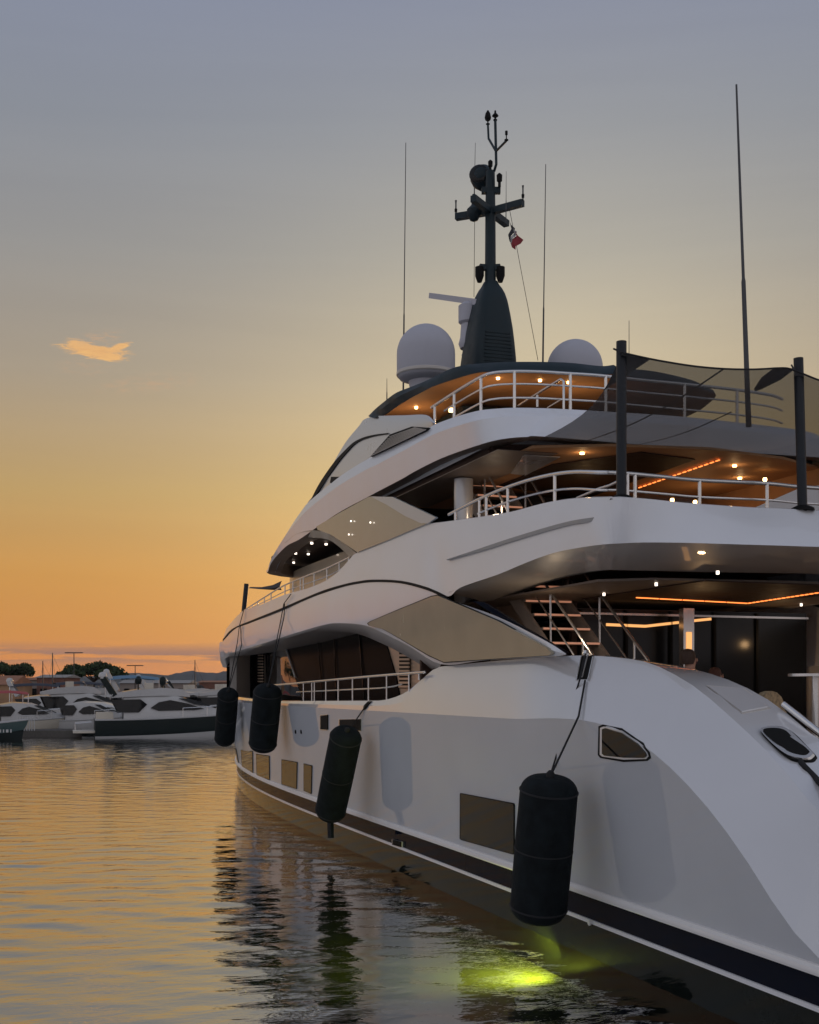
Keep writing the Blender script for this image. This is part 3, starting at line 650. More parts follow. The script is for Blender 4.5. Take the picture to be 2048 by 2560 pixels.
# bulkhead that closes the side deck aft, next to the stairs
MB().prism([(20.3, CL-7.3, 2.25), (20.3, CL-8.64, 2.25), (20.3, CL-8.64, 4.9), (20.3, CL-7.3, 4.4)], (.08, 0, 0)).build('side_bulkhead', 'walnut', YA, 0)
# dark closing plate behind the bronze wedge
nv = PP(q(5, (300,498),(345,503),(500,600),(690,712),(640,690),(420,575)), lambda s, z: Dband(s, z)+.02)
MB().prism(nv, (0, -.04, 0)).build('stair_screen', 'navy_paint', YA, 0)

# ---------------------------------------------------------------- aft cockpit on the main deck
SB = 18.2
Y0, Y1 = CL-13.9, CL-9.25; YM, YW = (Y0+Y1)/2, Y1-Y0
gb = MB().box((SB, YM, 3.5), (.06, YW, 2.5)).build('saloon_glass_wall', 'saloon_glass', YA, 0)
for y in [Y1-.1-.87*i for i in range(5)]: MB().box((SB-.05, y, 3.5), (.05, .05, 2.46)).build('mullion', 'black_seal', gb, 0)
MB().box((SB-.06, YM, 4.66), (.05, YW, .035)).build('header_rail', 'steel', gb, 0)
MB().box((SB+.02, Y1, 3.55), (.12, .1, 2.6)).build('jamb', 'walnut', gb, 0)
cpx = q(5, (1158,552),(1202,552)); c0 = PS(cpx[0], 17.7); c1_ = PS(cpx[1], 17.7)
colm = MB().box(((c0.x), (c0.y+c1_.y)/2, 3.5), (.14, abs(c0.y-c1_.y), 2.5)).build('steel_column', 'steel', YA, 0)
MB().box((c0.x-.08, (c0.y+c1_.y)/2, 3.9), (.02, abs(c0.y-c1_.y)*.45, .9)).build('column_light', 'led_dim', colm, 0)
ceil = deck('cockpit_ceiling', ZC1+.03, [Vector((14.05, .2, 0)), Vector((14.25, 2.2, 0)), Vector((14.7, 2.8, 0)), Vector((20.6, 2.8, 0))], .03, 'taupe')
c5z = lambda *p: [PZ(a, ZC1-.03) for a in q(5, *p)]
ca, cb, cc = c5z((970,484),(1432,508),(1725,464))
deck('ceiling_panel', ZC1-.005, [(7.0, 8.4), (9.4, 8.4)], .015, 'walnut', ceil)
def led_run(a, b, n, par, fill=.6):
    for i in range(n): MB().bar(lerp(a, b, (i+.5-fill/2)/n), lerp(a, b, (i+.5+fill/2)/n), .024, .014).build('led_segment', 'led', par, 0)
led_run(ca, cb, 5, ceil, .93); led_run(cb, cc, 16, ceil)
for x, y in ((1055,432),(840,473),(1308,384),(1652,516)):
    p = c5z((x, y))[0]; MB().lathe([(.02, -.012), (.02, .03)], p, 10).build('down_light', 'spot_white', ceil)
for a, b in (((850,595),(1010,602)), ((1010,602),(1150,586)), ((1200,580),(1280,572))):
    pa, pb = [PS(p, SB-.06) for p in q(5, a, b)]; MB().bar(pa, pb, .03, .045).build('cove_light', 'led_dim', gb, 0)
def add_point_light(p, e, col=(1,.6,.28), r=.06, name='lamp_glow'):
    l = bpy.data.lights.new(name, 'POINT'); l.energy = e; l.color = col; l.shadow_soft_size = r
    o = bpy.data.objects.new(name, l); COL.objects.link(o); o.location = p; return o
add_point_light(W(8.0, 9.6, 4.2), 5); add_point_light(W(8.4, 12, 4.2), 4); add_point_light(W(8.9, 7.2, 4.3), 5, (1, .75, .5))  # the last is an unseen fill added to brighten the lower stairs

# stairs: built between two stations, treads across
def stairs(name, s_top, z_top, s_bot, z_bot, D0, D1, nst, led):
    X_s = lambda s: KS*s+KSD*(D0+D1)/2
    Y_s = lambda D: CL-KD*D
    yw = KD*(D1-D0)
    root = MB().bar((X_s(s_top+.1), Y_s(D0), z_top), (X_s(s_bot), Y_s(D0), z_bot), .045, .24).build(name, 'stair_paint', YA, 0)
    MB().bar((X_s(s_top+.1), Y_s(D1), z_top), (X_s(s_bot), Y_s(D1), z_bot), .045, .24).build('stringer', 'stair_paint', root, 0)
    for i in range(nst):
        t = (i+.5)/nst; s, z = lerp(s_top, s_bot, t), lerp(z_top, z_bot, t)
        tr = MB().box((X_s(s), Y_s((D0+D1)/2), z), (.30, yw-.05, .04)).build('step', 'stair_paint', root, 0)
        MB().box((X_s(s)-.156, Y_s((D0+D1)/2), z), (.012, yw-.08, .03)).build('step_nosing', 'nosing_light' if led else 'steel', root, 0)
    u = Vector((s_bot-s_top, 0, z_bot-z_top)).normalized()
    for D in (D0+.02, (D0+D1)/2 if False else D1-.02):
        a, b = Vector((X_s(s_top), Y_s(D), z_top+.88)), Vector((X_s(s_bot), Y_s(D), z_bot+.88))
        h = MB().tube([a, b], .022, 8).build('handrail', 'steel', root)
        MB().tube([a+Vector((0,0,-.42)), b+Vector((0,0,-.42))], .014, 6).build('mid_rail', 'steel', root)
        for t in (.05, .35, .65, .95): 
            p = lerp(a, b, t); MB().tube([p, p+Vector((0,0,-.86))], .017, 6).build('baluster', 'steel', root)
    return root
mat('nosing', (.75,.68,.62), .25, metal=.6)
stairs('lower_staircase', 10.0, 4.95, 7.55, 2.3, 7.62, 8.45, 11, True)
stairs('upper_staircase', 11.7, 7.25, 9.95, 4.98, 7.72, 8.5, 10, True)

# ---------------------------------------------------------------- upper-deck lounge
ud = MB().loft([[W(s, yc(8.6+cub(s, .001, 18)), z) for s in [11.5+.5*i for i in range(23)]] for z in (4.95, 7.1)])
ud.mirror().build('upper_deckhouse', 'window_black', YA, 40)
MB().box((20.9, YM, 6.0), (.06, YW, 2.1)).build('lounge_glass_wall', 'saloon_glass', YA, 0)
up = deck('lounge_ceiling', ZC2+.04, [(8.15, 9.8), (8.75, 8.4), (9.4, 7.4), (13.8, 7.3)], .04, 'copper_soffit')
MB().prism([W(8.7, 9.0, ZC2-.02), W(8.55, 10.05, ZC2-.02), W(11.4, 10.25, ZC2-.02), W(11.4, 8.2, ZC2-.02), W(9.9, 8.2, ZC2-.02)], (0, 0, .015)).build('ceiling_panel', 'walnut', up, 0)
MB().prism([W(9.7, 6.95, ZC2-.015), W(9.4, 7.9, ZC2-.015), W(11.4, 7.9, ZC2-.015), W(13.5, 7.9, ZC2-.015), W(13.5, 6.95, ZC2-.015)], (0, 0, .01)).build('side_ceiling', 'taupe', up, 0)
la, lb = [PZ(p, ZC2-.03) for p in q(3, (520,1252),(1070,1062))]
led_run(la, lb, 16, up)
for x, y in ((148,1018),(1163,1102),(1198,1184)):
    p = PZ(q(3, (x, y))[0], ZC2-.01); MB().lathe([(.036, -.02), (.036, .03)], p, 12).build('down_light', 'lamp', up); add_point_light(p+Vector((0,0,-.12)), 1.2, r=.04)
for x, y, d in ((1365,1195,13.0),(748,1332,13.2),(900,1345,13.2)):
    p = AD(q(3, (x, y))[0], d); MB().lathe([(.028, -.03), (.036, 0), (.028, .03)], p, 12).build('wall_lamp', 'lamp', up)
p = P(q(2, (628,1298))[0], 8.5); MB().lathe([(.03, -.03), (.04, 0), (.03, .03)], p, 12).build('wall_lamp', 'lamp', up)
add_point_light(W(9.6, 11.4, 6.5), 5); add_point_light(W(10.4, 9.4, 6.5), 3)
add_point_light(W(10.7, 7.6, 6.5), 3, (1, .75, .5))  # fill without a fixture, added to bring out the upper stairs
for p in (W(13.2, 7.5, 8.45), W(11.4, 8.1, 8.35), W(10.9, 9.6, 8.35)): add_point_light(p, 9)  # unseen fills added to brighten the copper under the hardtop
skp = [PZ(p, ZC2-.035) for p in q(2, (1085,1105),(1180,972),(1440,988),(1190,1118))]
MB().prism(skp, (0, 0, .012)).build('bright_skylight_panel', 'silver_paint', up, 0)  # pale panel: brightness of the open hatch put into its colour
cpl = P(q(2, (745,1250))[0], 7.35); MB().lathe([(.17, 4.9), (.17, 7.1)], (cpl.x, cpl.y, 0), 24).build('support_column', 'silver_paint', YA, 40)
# built-in sofa and starboard steps at the aft rail
MB().box((16.4, -2.4, 5.3), (1.0, 1.8, .7)).build('aft_locker', 'gel_white', YA, 0)
MB().box((18.6, -2.72, 6.1), (4.6, .1, 2.3)).build('lounge_side_wall', 'copper_soffit', YA, 0)
MB().prism([AD(p, 11.0) for p in q(3, (1290,1385),(1600,1250),(1725,1235),(1725,1430),(1290,1430))], (.5, -.3, 0)).build('boarding_ramp_cover', 'gel_white', YA, 0)
# forward saloon wall, ceiling spots under the brow
MB().loft([[W(s, 8.0+cub(s, .02, 20.3), z) for s in [14+.4*i for i in range(23)]] for z in (4.95, 6.93)]).build('forward_house_wall', 'beige_wall', YA, 40)
for x, y in ((660,888),(763,895),(544,961),(635,966),(460,1026),(530,1027),(397,1092),(466,1096)):
    p = PZ(q(4, (x, y))[0], 7.135); MB().lathe([(.035, -.015), (.035, .03)], p, 10).build('down_light', 'spot_white', YA)
# ---------------------------------------------------------------- roof gear
MA = CLO
def cpt(x, y, D=MA): return P(q(1, (x, y))[0], D)
b0 = cpt(935, 2020); mb = MB()
MS = cpt(938, 1460).x; MY = 0
prof = []
zb, ztp = 9.2, cpt(935, 1455).z
for y_, w_ in ((2300,425),(2150,410),(2020,395),(1900,365),(1800,335),(1700,295),(1640,268),(1600,248),(1550,212),(1510,168),(1485,130),(1465,108),(1455,98)):
    z = max(zb, cpt(935, y_).z) if y_ < 2200 else zb; k = w_/395*1.78
    prof.append((z, k*.30, k*.33, MS+.25*(ztp-z)/(ztp-zb)))
rings = []
for z, a, b, sx in prof:
    rings.append([Vector((sx+b*abs(math.cos(u))**.45*math.copysign(1, math.cos(u)), a*abs(math.sin(u))**.45*math.copysign(1, math.sin(u)), z)) for u in [2*math.pi*k/28 for k in range(28)]])
mb.loft(rings, True); mb.f.append(tuple(range(28))[::-1]); mb.f.append(tuple(12*28+k for k in range(28)))
MAST = mb.build('mast', 'mast_paint', YA, smooth=40)
for i in range(26):                         # louvres on the after face
    t = .03+.62*i/26; z = lerp(zb, ztp, t); kk = [(a_[0], a_[2], a_[1], a_[3]) for a_ in prof]; hb_ = interp([(a_[0], a_[1]) for a_ in kk], z); wb_ = interp([(a_[0], a_[2]) for a_ in kk], z); xx = interp([(a_[0], a_[3]) for a_ in kk], z)-hb_
    MB().box((xx+.005, 0, z), (.03, wb_*1.25, .03)).build('louvre', 'mast_paint', MAST, 0)
zp = cpt(938, 655).z; zs = cpt(938, 945).z
MB().lathe([(.125, ztp-.1), (.115, zs), (.10, zp)], (MS, 0, 0), 16).build('mast_pole', 'mast_paint', MAST, 60)
def hor(x, y, z): return PZ(q(1, (x, y))[0], z)
mc = Vector((MS, 0, zs))
def arm(name, a, b, w=.14):
    return MB().bar(a, b, w, w).build(name, 'mast_paint', MAST, 0)
A1, A2 = hor(690, 985, zs), hor(1172, 882, zs); arm('spreader', A1, mc); arm('spreader', mc, A2)
B1_, B2_ = hor(815, 850, zs), hor(1055, 1035, zs-.05); arm('spreader', B1_, mc); arm('spreader', mc, B2_)
def light_fit(p, s=1, parent=MAST): 
    return MB().lathe([(.03*s, 0), (.03*s, .1*s), (.055*s, .12*s), (.06*s, .24*s), (.02*s, .28*s)], p, 12).build('navigation_light', 'black_seal', parent, 40)
light_fit(A1+Vector((0,0,.05)), .55); light_fit(A2+Vector((0,0,.05)), .55)
MB().lathe([(.018, -.02), (.018, .22), (.026, .28)], A1+Vector((0,0,.1)), 8).build('whip_base', 'antenna', MAST); MB().lathe([(.018, -.02), (.018, .22), (.026, .28)], A2+Vector((0,0,.1)), 8).build('whip_base', 'antenna', MAST)
MB().lathe([(0, -.22), (.09, -.18), (.16, -.05), (.16, .06), (.06, .16), (.04, .4)], hor(820, 950, zs), 16).build('horn', 'mast_paint', MAST, 40)
pt = hor(875, 795, cpt(938, 795).z); arm('bracket', pt, Vector((MS, 0, pt.z)), .13); arm('bracket', Vector((MS, 0, pt.z)), hor(1010, 795, pt.z), .13)
dm = cpt(880, 700); MB().lathe([(0, -.3), (.14, -.28), (.26, -.12), (.28, .02), (.22, .18), (.1, .27), (0, .29)], dm, 24, (.3, .2, 1)).build('search_light', 'mast_paint', MAST, 50)
MB().lathe([(.12, 0), (.20, .02), (.22, .06), (.18, .09)], cpt(868, 712)+Vector((-.2, .12, 0)), 20, (-.7, .5, .1)).build('search_light_lens', 'dark_glass', MAST, 40)
light_fit(hor(1003, 775, pt.z)+Vector((0,0,.02)), 1.1)
light_fit(Vector((MS, 0, zp)), .9)
zl = cpt(938, 1350).z
for x, dx in ((860, -1), (1010, 1)):
    e_ = hor(x, 1345, zl); arm('bracket', e_, Vector((MS, 0, zl)), .12); MB().lathe([(.05, -.34), (.1, -.2), (.1, 0)], e_, 12).build('flood_light', 'black_seal', MAST, 40)
# three-pronged instrument fork on top
fkD = MA
def fk(*p): return [P(a, fkD) for a in q(1, *p)]
MB().tube(fk((965,655),(980,605),(978,510),(973,290)), .032, 8).build('instrument_pole', 'mast_paint', MAST)
MB().tube(fk((978,512),(925,420),(920,318)), .026, 8).build('instrument_pole', 'mast_paint', MAST)
MB().tube(fk((978,512),(1052,437)), .026, 8).build('instrument_pole', 'mast_paint', MAST)
def instr(p, pr): return MB().lathe([(a*.5, b*.62) for a, b in pr], p, 14).build('instrument', 'black_seal', MAST, 50)
instr(fk((920,318))[0], [(.09,0),(.09,.02),(.03,.03),(.03,.1),(.12,.16),(.15,.24),(.11,.4),(.06,.46),(.04,.5)])
instr(fk((973,290))[0], [(.09,0),(.09,.03),(.03,.04),(.05,.1),(.15,.16),(.10,.22),(.05,.26),(.04,.35)])
instr(fk((1053,434))[0], [(.09,0),(.09,.03),(.025,.05),(.025,.18),(.06,.2),(.06,.33)])
# open-array radar, light grey, on the forward side
MB().bar(P(q(1, (512,1550))[0], 9.6), P(q(1, (850,1597))[0], 9.6), .12, .13).build('radar_scanner', 'dome_white', YA, 0)
rp = P(q(1, (790,1600))[0], 9.6); MB().lathe([(.22, -1.05), (.26, -.95), (.22, -.8), (.2, -.5), (.26, -.45), (.26, -.08), (.15, 0)], rp, 20).build('radar_pedestal', 'dome_white', YA, 40)
MB().bar((rp.x, rp.y, rp.z-1.1), (MS, 0, rp.z-1.5), .4, .3).build('radar_bracket', 'dome_white', YA, 0)
# satellite domes
def dome(px, pyt, pyb, wpx, D, name='satellite_dome'):
    top = P((px, pyt), D); bt = P((px, pyb), D); d = at_depth((px, pyt), 1); r = wpx/2/F*((top-Vector((0, CL, top.z))).to_2d().dot(Vector((CT, -ST))))
    h = top.z-bt.z; pr = [(r*.55, -.28), (r*.6, -.12), (r*.9, -.06), (r*.97, 0)]+[(r, .06)]+[(r, h-r*1.02+.0)]
    pr += [(r*math.cos(a), h-r*1.02+r*1.02*math.sin(a)) for a in [math.pi/2*k/12 for k in range(1, 12)]]+[(.01, h)]
    o = MB().lathe(pr, bt, 40).build(name, 'dome_white', YA, 50)
    MB().lathe([(r*.99, .0), (r*1.015, .02), (r*1.015, .07), (r*.99, .09)], bt, 40).build('dome_seam', 'lip_paint', o, 30)
    MB().lathe([(.1, -.95), (.1, -.2)], bt, 12).build('dome_pedestal', 'mast_paint', o, 40); return o
q2 = lambda x, y: q(1, (x, y))[0]
dome(*q2(475, 0)[:1], q2(0, 1758)[1], q2(0, 2130)[1], 420/2.875, 8.25)
dome(q2(1545, 0)[0], q2(0, 1868)[1], q2(0, 2180)[1], 400/2.875, 2*CLO-8.25)
# whip antennas and halyards
def whip(k, a, b, D, r=.018, parent=YA, lo=None):
    pa, pb = P(q(k, a)[0], D), P(q(k, b)[0], D)
    if lo: pa = Vector((pa.x, pa.y, lo))
    MB().tube([pa, lerp(pa, pb, .42), lerp(pa, pb, .43), pb], r, 6, r2=r*.35).build('whip_antenna', 'antenna', parent)
whip(1, (308,1850), (330,450), 8.6, .024, lo=9.3); whip(1, (822,830), (830,450), MA, .014, MAST); whip(1, (1050,1020), (1052,655), MA, .012, MAST)
whip(1, (1310,2010), (1336,605), 10.2, .024, lo=9.2); whip(2, (194,590), (194,420), 7.4, .014)
whip(0, (1577,886), (1551,178), 9.9, .045, lo=7.3); whip(0, (1325,742), (1325,675), 12.6, .02, lo=9.2)
MB().tube([A1*.45+mc*.55, P(q2(820, 1560), 9.8)], .006, 5).build('halyard', 'rope', MAST)
hy = [P(q2(1075, 925), MA), P(q2(1095, 1030), 9.8), P(q2(1130, 1215), 9.8), P(q2(1280, 2015), 9.8)]
MB().tube(hy, .006, 5).build('halyard', 'rope', MAST)
# courtesy flag hanging from the halyard
mat('flag_blue', (.012,.014,.022), .8); mat('flag_white', (.4,.4,.4), .8); mat('flag_red', (.27,.02,.03), .8)
FLG = empty('courtesy_flag', 'small blue, white and red flag hanging from the mast halyard', 'flag', loc=tuple(P(q2(1088, 1010), 9.8)))
def fpt(x, y, w): return P(q2(x, y), 9.8)+Vector((.03*math.sin(w), .05*math.cos(w*2), 0))
top_ = [(1090,1012),(1105,1040),(1130,1075),(1150,1105),(1176,1145)]; bot_ = [(1078,1120),(1072,1150),(1080,1175),(1090,1200),(1100,1222)]
lft = [(1090,1012),(1082,1060),(1075,1110),(1072,1155)]; m1_ = [(1115,1062),(1108,1090),(1095,1125),(1080,1172)]; m2_ = [(1128,1085),(1122,1112),(1108,1140),(1084,1185)]; rt_ = [(1176,1145),(1155,1172),(1130,1198),(1100,1222)]
for nm, a, b, m_ in (('blue_stripe', lft, m1_, 'flag_blue'), ('white_stripe', m1_, m2_, 'flag_white'), ('red_stripe', m2_, rt_, 'flag_red')):
    ra = [fpt(x, y, i*1.3) for i, (x, y) in enumerate(a)]; rb_ = [fpt(x, y, i*1.3+.9) for i, (x, y) in enumerate(b)]
    MB().loft([ra, [lerp(a_, b_, .5)+Vector((.02,.02,0)) for a_, b_ in zip(ra, rb_)], rb_]).build(nm, m_, FLG, 60)

# ---------------------------------------------------------------- awning on four carbon poles
AW = empty('sun_awning', 'grey see-through mesh awning stretched from dark poles to the sun deck', 'awning', loc=(7, 0, zT))
def pole(pxb, pxt):
    b = PZ(pxb, zT); d = b.x*CT-(b.y-CL)*ST; t = at_depth(pxt, d); return b, t
pb1, pt1 = pole(q(0, (1303,1049))[0], q(0, (1303,711))[0]); pb2, pt2 = pole(q(0, (1689,1071))[0], q(0, (1680,747))[0])
for (b, t) in ((pb1, pt1), (pb2, pt2)):
    for sg in (1, -1):
        bb, tt = Vector((b.x+.13, (b.y-.11)*sg, b.z-.04)), Vector((t.x+.13, (t.y-.11)*sg, t.z))
        po = MB().tube([bb, tt], .062, 14).build('pole', 'pole', AW, 50)
        MB().lathe([(.15, 0), (.14, .03), (.08, .06)], (bb.x, bb.y, b.z), 16).build('pole_foot', 'black_seal', po, 30)
d1_ = pt1.x*CT-(pt1.y-CL)*ST; d2_ = pt2.x*CT-(pt2.y-CL)*ST
px_ = q(3, (415,350),(560,383),(700,410),(900,441),(1100,458),(1300,461),(1480,452),(1560,468))
aft = [at_depth(p, lerp(d1_, d2_, (p[0]-px_[0][0])/(px_[-1][0]-px_[0][0]))) for p in px_]
yE = aft[-1].y
aft += [Vector((aft[-1].x-.02, y, aft[-1].z-.18*(1-(y/yE)**2))) for y in (yE*.6, yE*.2, -yE*.2, -yE*.6)]
aft += [Vector((p.x, -p.y, p.z)) for p in aft[:8][::-1]]
fw0 = PZ(q(2, (1312,842))[0], zL2-.02)
yA = aft[0].y
fwd_ = []
def l2x(y): return interp(sorted([(p.y, p.x) for p in l2f if os_(p) < 10.5]), abs(y))
for p in aft:
    y = p.y/yA*fw0.y; fwd_.append(Vector((l2x(y)+.05, y, zL2-.03)))
NV = 10
def sail(i, v, off=0):
    a, b = aft_d[i], fwd_d[i]; p = lerp(a, b, v); ed = 1-abs(2*i/(len(aft_d)-1)-1)
    p = p+Vector((0, 0, -.22*math.sin(math.pi*v)*(.3+.7*ed)+off))
    if i == 0 or i == len(aft_d)-1 or True:
        k = max(0, 1-ed*6); p.y -= math.copysign(.22*k*math.sin(math.pi*v), p.y)
    return p
aft_d, fwd_d = spline(aft, 3), spline(fwd_, 3)
MB().loft([[sail(i, v/NV) for i in range(len(aft_d))] for v in range(NV+1)]).build('sail', 'awning_mesh', AW, 60)
def strip(i0, v0, i1, v1, w):
    o = []; n = 14
    for k in range(n+1):
        t = k/n; i = lerp(i0, i1, t); a = int(i); p = lerp(sail(a, lerp(v0, v1, t), .012), sail(min(a+1, len(aft_d)-1), lerp(v0, v1, t), .012), i-a); o.append(p)
    MB().loft([[p+Vector((0, w, 0)) for p in o], [p-Vector((0, w, 0)) for p in o]]).build('seam', 'awning_patch', AW, 0)
strip(12, 0, 9, 1, .018); strip(20.5, .35, 17, 1, .016)
def patch(i0, i1, vf, name='corner_patch'):
    rows = []
    for k in range(7):
        f_ = k/6; rows.append([sail(i, vf(i)*f_, .01) for i in range(i0, i1+1)])
    MB().loft(rows).build(name, 'awning_patch', AW, 0)
patch(0, 4, lambda i: max(.02, .33*(1-i/4)**.8)); patch(17, 21, lambda i: .18*math.sqrt(max(.01, 1-((i-19)/2.2)**2)))
for b, c in ((pt1+Vector((.12,0,-.1)), aft[0]), (pt2+Vector((.12,0,-.15)), aft[6]), (pt2+Vector((.12,0,-.1)), aft[7])):
    MB().tube([b, c], .012, 6).build('lashing', 'rope', AW)
MB().tube(aft_d, .012, 6).build('edge_rope', 'rope', AW)

# ---------------------------------------------------------------- fenders
def fender(name, k, top, bot, wpx, D, label, ropes, tail=False):
    a, b = P(q(k, top)[0], D), P(q(k, bot)[0], D); ax = (a-b); ln = ax.length; ax.normalize()
    d = (a.x*CT-(a.y-CL)*ST); r = wpx/KR[k][2]/F*d/2
    e_ = empty(name, label, 'fender', 'black cloth-covered fenders along the port side', loc=tuple(b))
    pr = []
    rr = r*.55
    for i in range(9): 
        t = math.pi/2*i/8; pr.append((r-rr+rr*math.sin(t), rr-rr*math.cos(t)))
    pr += [(r*1.012, ln*.3), (r*1.015, ln*.5), (r*1.01, ln*.7)]+[(x, ln-z) for x, z in pr[::-1]]
    MB().lathe([(.03, 0)]+pr+[(.03, ln)], b, 32, ax).build('fender_body', 'fender_cloth', e_, 50)
    MB().lathe([(.05, ln-.01), (.05, ln+.05), (.025, ln+.08)], b, 10, ax).build('eyelet', 'rope', e_, 50)
    if tail: MB().prism([b+Vector((-.1,0,.05)), b+Vector((.18,0,.05)), b+Vector((.12,0,-.45)), b+Vector((-.12,0,-.42))], (0, -.06, 0)).build('tail_strap', 'fender_cloth', e_, 0)
    for zz in (rr*.9, ln*.5, ln-rr*.9): MB().lathe([(r*1.0, zz-.012), (r*1.026, zz-.008), (r*1.026, zz+.008), (r*1.0, zz+.012)], b, 32, ax).build('cover_seam', 'rope', e_, 50)
    for rp_ in ropes:
        pts = [a]+rp_ if rp_ else []
        MB().tube(pts, .013, 6).build('fender_rope', 'rope', e_)
    return e_
fender('fender', 8, (563,592), (508,1212), 252, Dk(9)-.42, 'large black fender hanging beside the rectangular hull window at the stern', [[P(p, lambda s, z: Dhull(s, z)-.06) for p in q(8, (570,565),(690,175),(715,60))], [P(p, lambda s, z: Dhull(s, z)-.04) for p in q(8, (686,330),(714,175))]])
fender('fender', 7, (1000,655), (873,1268), 232, Dk(14)-.40, 'tilted black fender below the mooring ports with a strap at its foot', [[P(p, lambda s, z: Dhull(s, z)-.06) for p in q(7, (1030,630),(1075,560),(1150,450))]], tail=True)
uph = lambda s, z: Dband(s, z)-.05
fender('fender', 7, (433,335), (390,788), 205, lambda s, z: Dk(s)-.42, 'upright black fender hung amidships on two long ropes from the upper deck', [[P(p, uph) for p in q(4, (405,1600),(460,1320),(510,1252))], [P(p, uph) for p in q(4, (460,1420),(465,1320))]])
fender('fender', 7, (146,370), (118,735), 150, lambda s, z: Dk(s)-.40, 'forwardmost black fender hung on long ropes by the bow', [[P(p, uph) for p in q(4, (125,1600),(140,1480),(170,1370))], [P(p, uph) for p in q(4, (155,1620),(148,1480))]])

ml = P(q(10, (1545,1120))[0], lambda s, z: Dcap(s, z)+.02); m2 = P(q(10, (1560,1190))[0], lambda s, z: Dcap(s, z)-.05)
mw = P((2075, 1985), lambda s, z: Dcap(s, z)-.35); me_ = Vector((3.0, 6.6, 1.57))
mo = MB().tube(spline([ml, m2, mw, lerp(mw, me_, .5)+Vector((0,0,-.12)), me_], 5), .032, 8).build('mooring_line', 'rope', None, 50); tag(mo, 'black mooring line running from the oval fairlead down to the quay', 'rope')
# forward pole and small dark awning on the foredeck
FA = empty('foredeck_awning', 'small black awning on a dark pole standing on the foredeck', 'awning', loc=tuple(P(q(4, (176,1338))[0], lambda s, z: Dband(s, z)+.5)))
Dfa = lambda s, z: Dband(s, z)+.5
MB().tube([P(p, Dfa) for p in q(4, (168,1410),(191,1178))], .085, 10).build('pole', 'pole', FA)
fa = [P(p, 7.9) for p in q(4, (218,1200),(300,1201),(380,1186),(445,1155))]; fb = [P(p, 8.0) for p in q(4, (220,1203),(300,1216),(380,1222),(445,1222))]
MB().loft([fa, [lerp(a, b, .5)+Vector((-.15,.1,-.05)) for a, b in zip(fa, fb)], fb]).build('sail', 'awning_patch', FA, 60)
# ---------------------------------------------------------------- things in the aft cockpit
def chair(name, x, y, rz, label):
    e_ = empty(name, label, 'chair', 'armchairs in the aft cockpit', loc=(x, y, 2.25)); M = Matrix.Translation((x, y, 2.25)) @ Matrix.Rotation(rz, 4, 'Z')
    def pt_(l): return [M @ Vector(p) for p in l]
    MB().add(pt_([(sx*.3, sy*.3, z) for z in (.38, .5) for sx, sy in ((-1,-1),(1,-1),(1,1),(-1,1))]), [(3,2,1,0),(4,5,6,7),(0,1,5,4),(1,2,6,5),(2,3,7,6),(3,0,4,7)]).build('seat', 'chair_cloth', e_, 0)
    back = [(-.3+.0*k, .34*math.cos(math.pi*k/10), .5+.62*math.sin(math.pi*k/10)**.6) for k in range(11)]
    MB().prism(pt_(back), M.to_3x3() @ Vector((.1, 0, 0))).build('backrest', 'chair_cloth', e_, 30)
    for sx, sy in ((-1,-1),(1,-1),(1,1),(-1,1)): MB().tube(pt_([(sx*.26, sy*.26, 0), (sx*.26, sy*.26, .4)]), .02, 8).build('leg', 'steel', e_)
mat('chair_cloth', (.30,.23,.14), .85, bump=.4, bscale=60, var=.45, vscale=22)
ch1 = AD(q(10, (1085, 450))[0], 10.6); ch2 = AD(q(10, (1410, 600))[0], 9.2)
chair('armchair', ch1.x, ch1.y, R(200), 'patterned armchair showing over the bulwark between person and second chair')
chair('armchair', ch2.x, ch2.y, R(200), 'patterned lit armchair beside the steel handrail on the stern wing')
add_point_light((ch2.x-.1, ch2.y-.5, 3.6), 1.2)
tb = AD(q(10, (1690, 325))[0], 8.7)
TB = empty('bar_table', 'tall round steel bar table in the aft cockpit', 'table', loc=(tb.x, tb.y, 2.25))
MB().lathe([(.3, tb.z-.03), (.3, tb.z)], (tb.x, tb.y, 0), 28).build('table_top', 'steel', TB, 40); MB().lathe([(.04, 2.28), (.04, tb.z-.03)], (tb.x, tb.y, 0), 12).build('stem', 'steel', TB, 40)
MB().lathe([(.22, 2.25), (.22, 2.28), (.05, 2.3)], (tb.x, tb.y, 0), 20).build('base', 'steel', TB, 40)
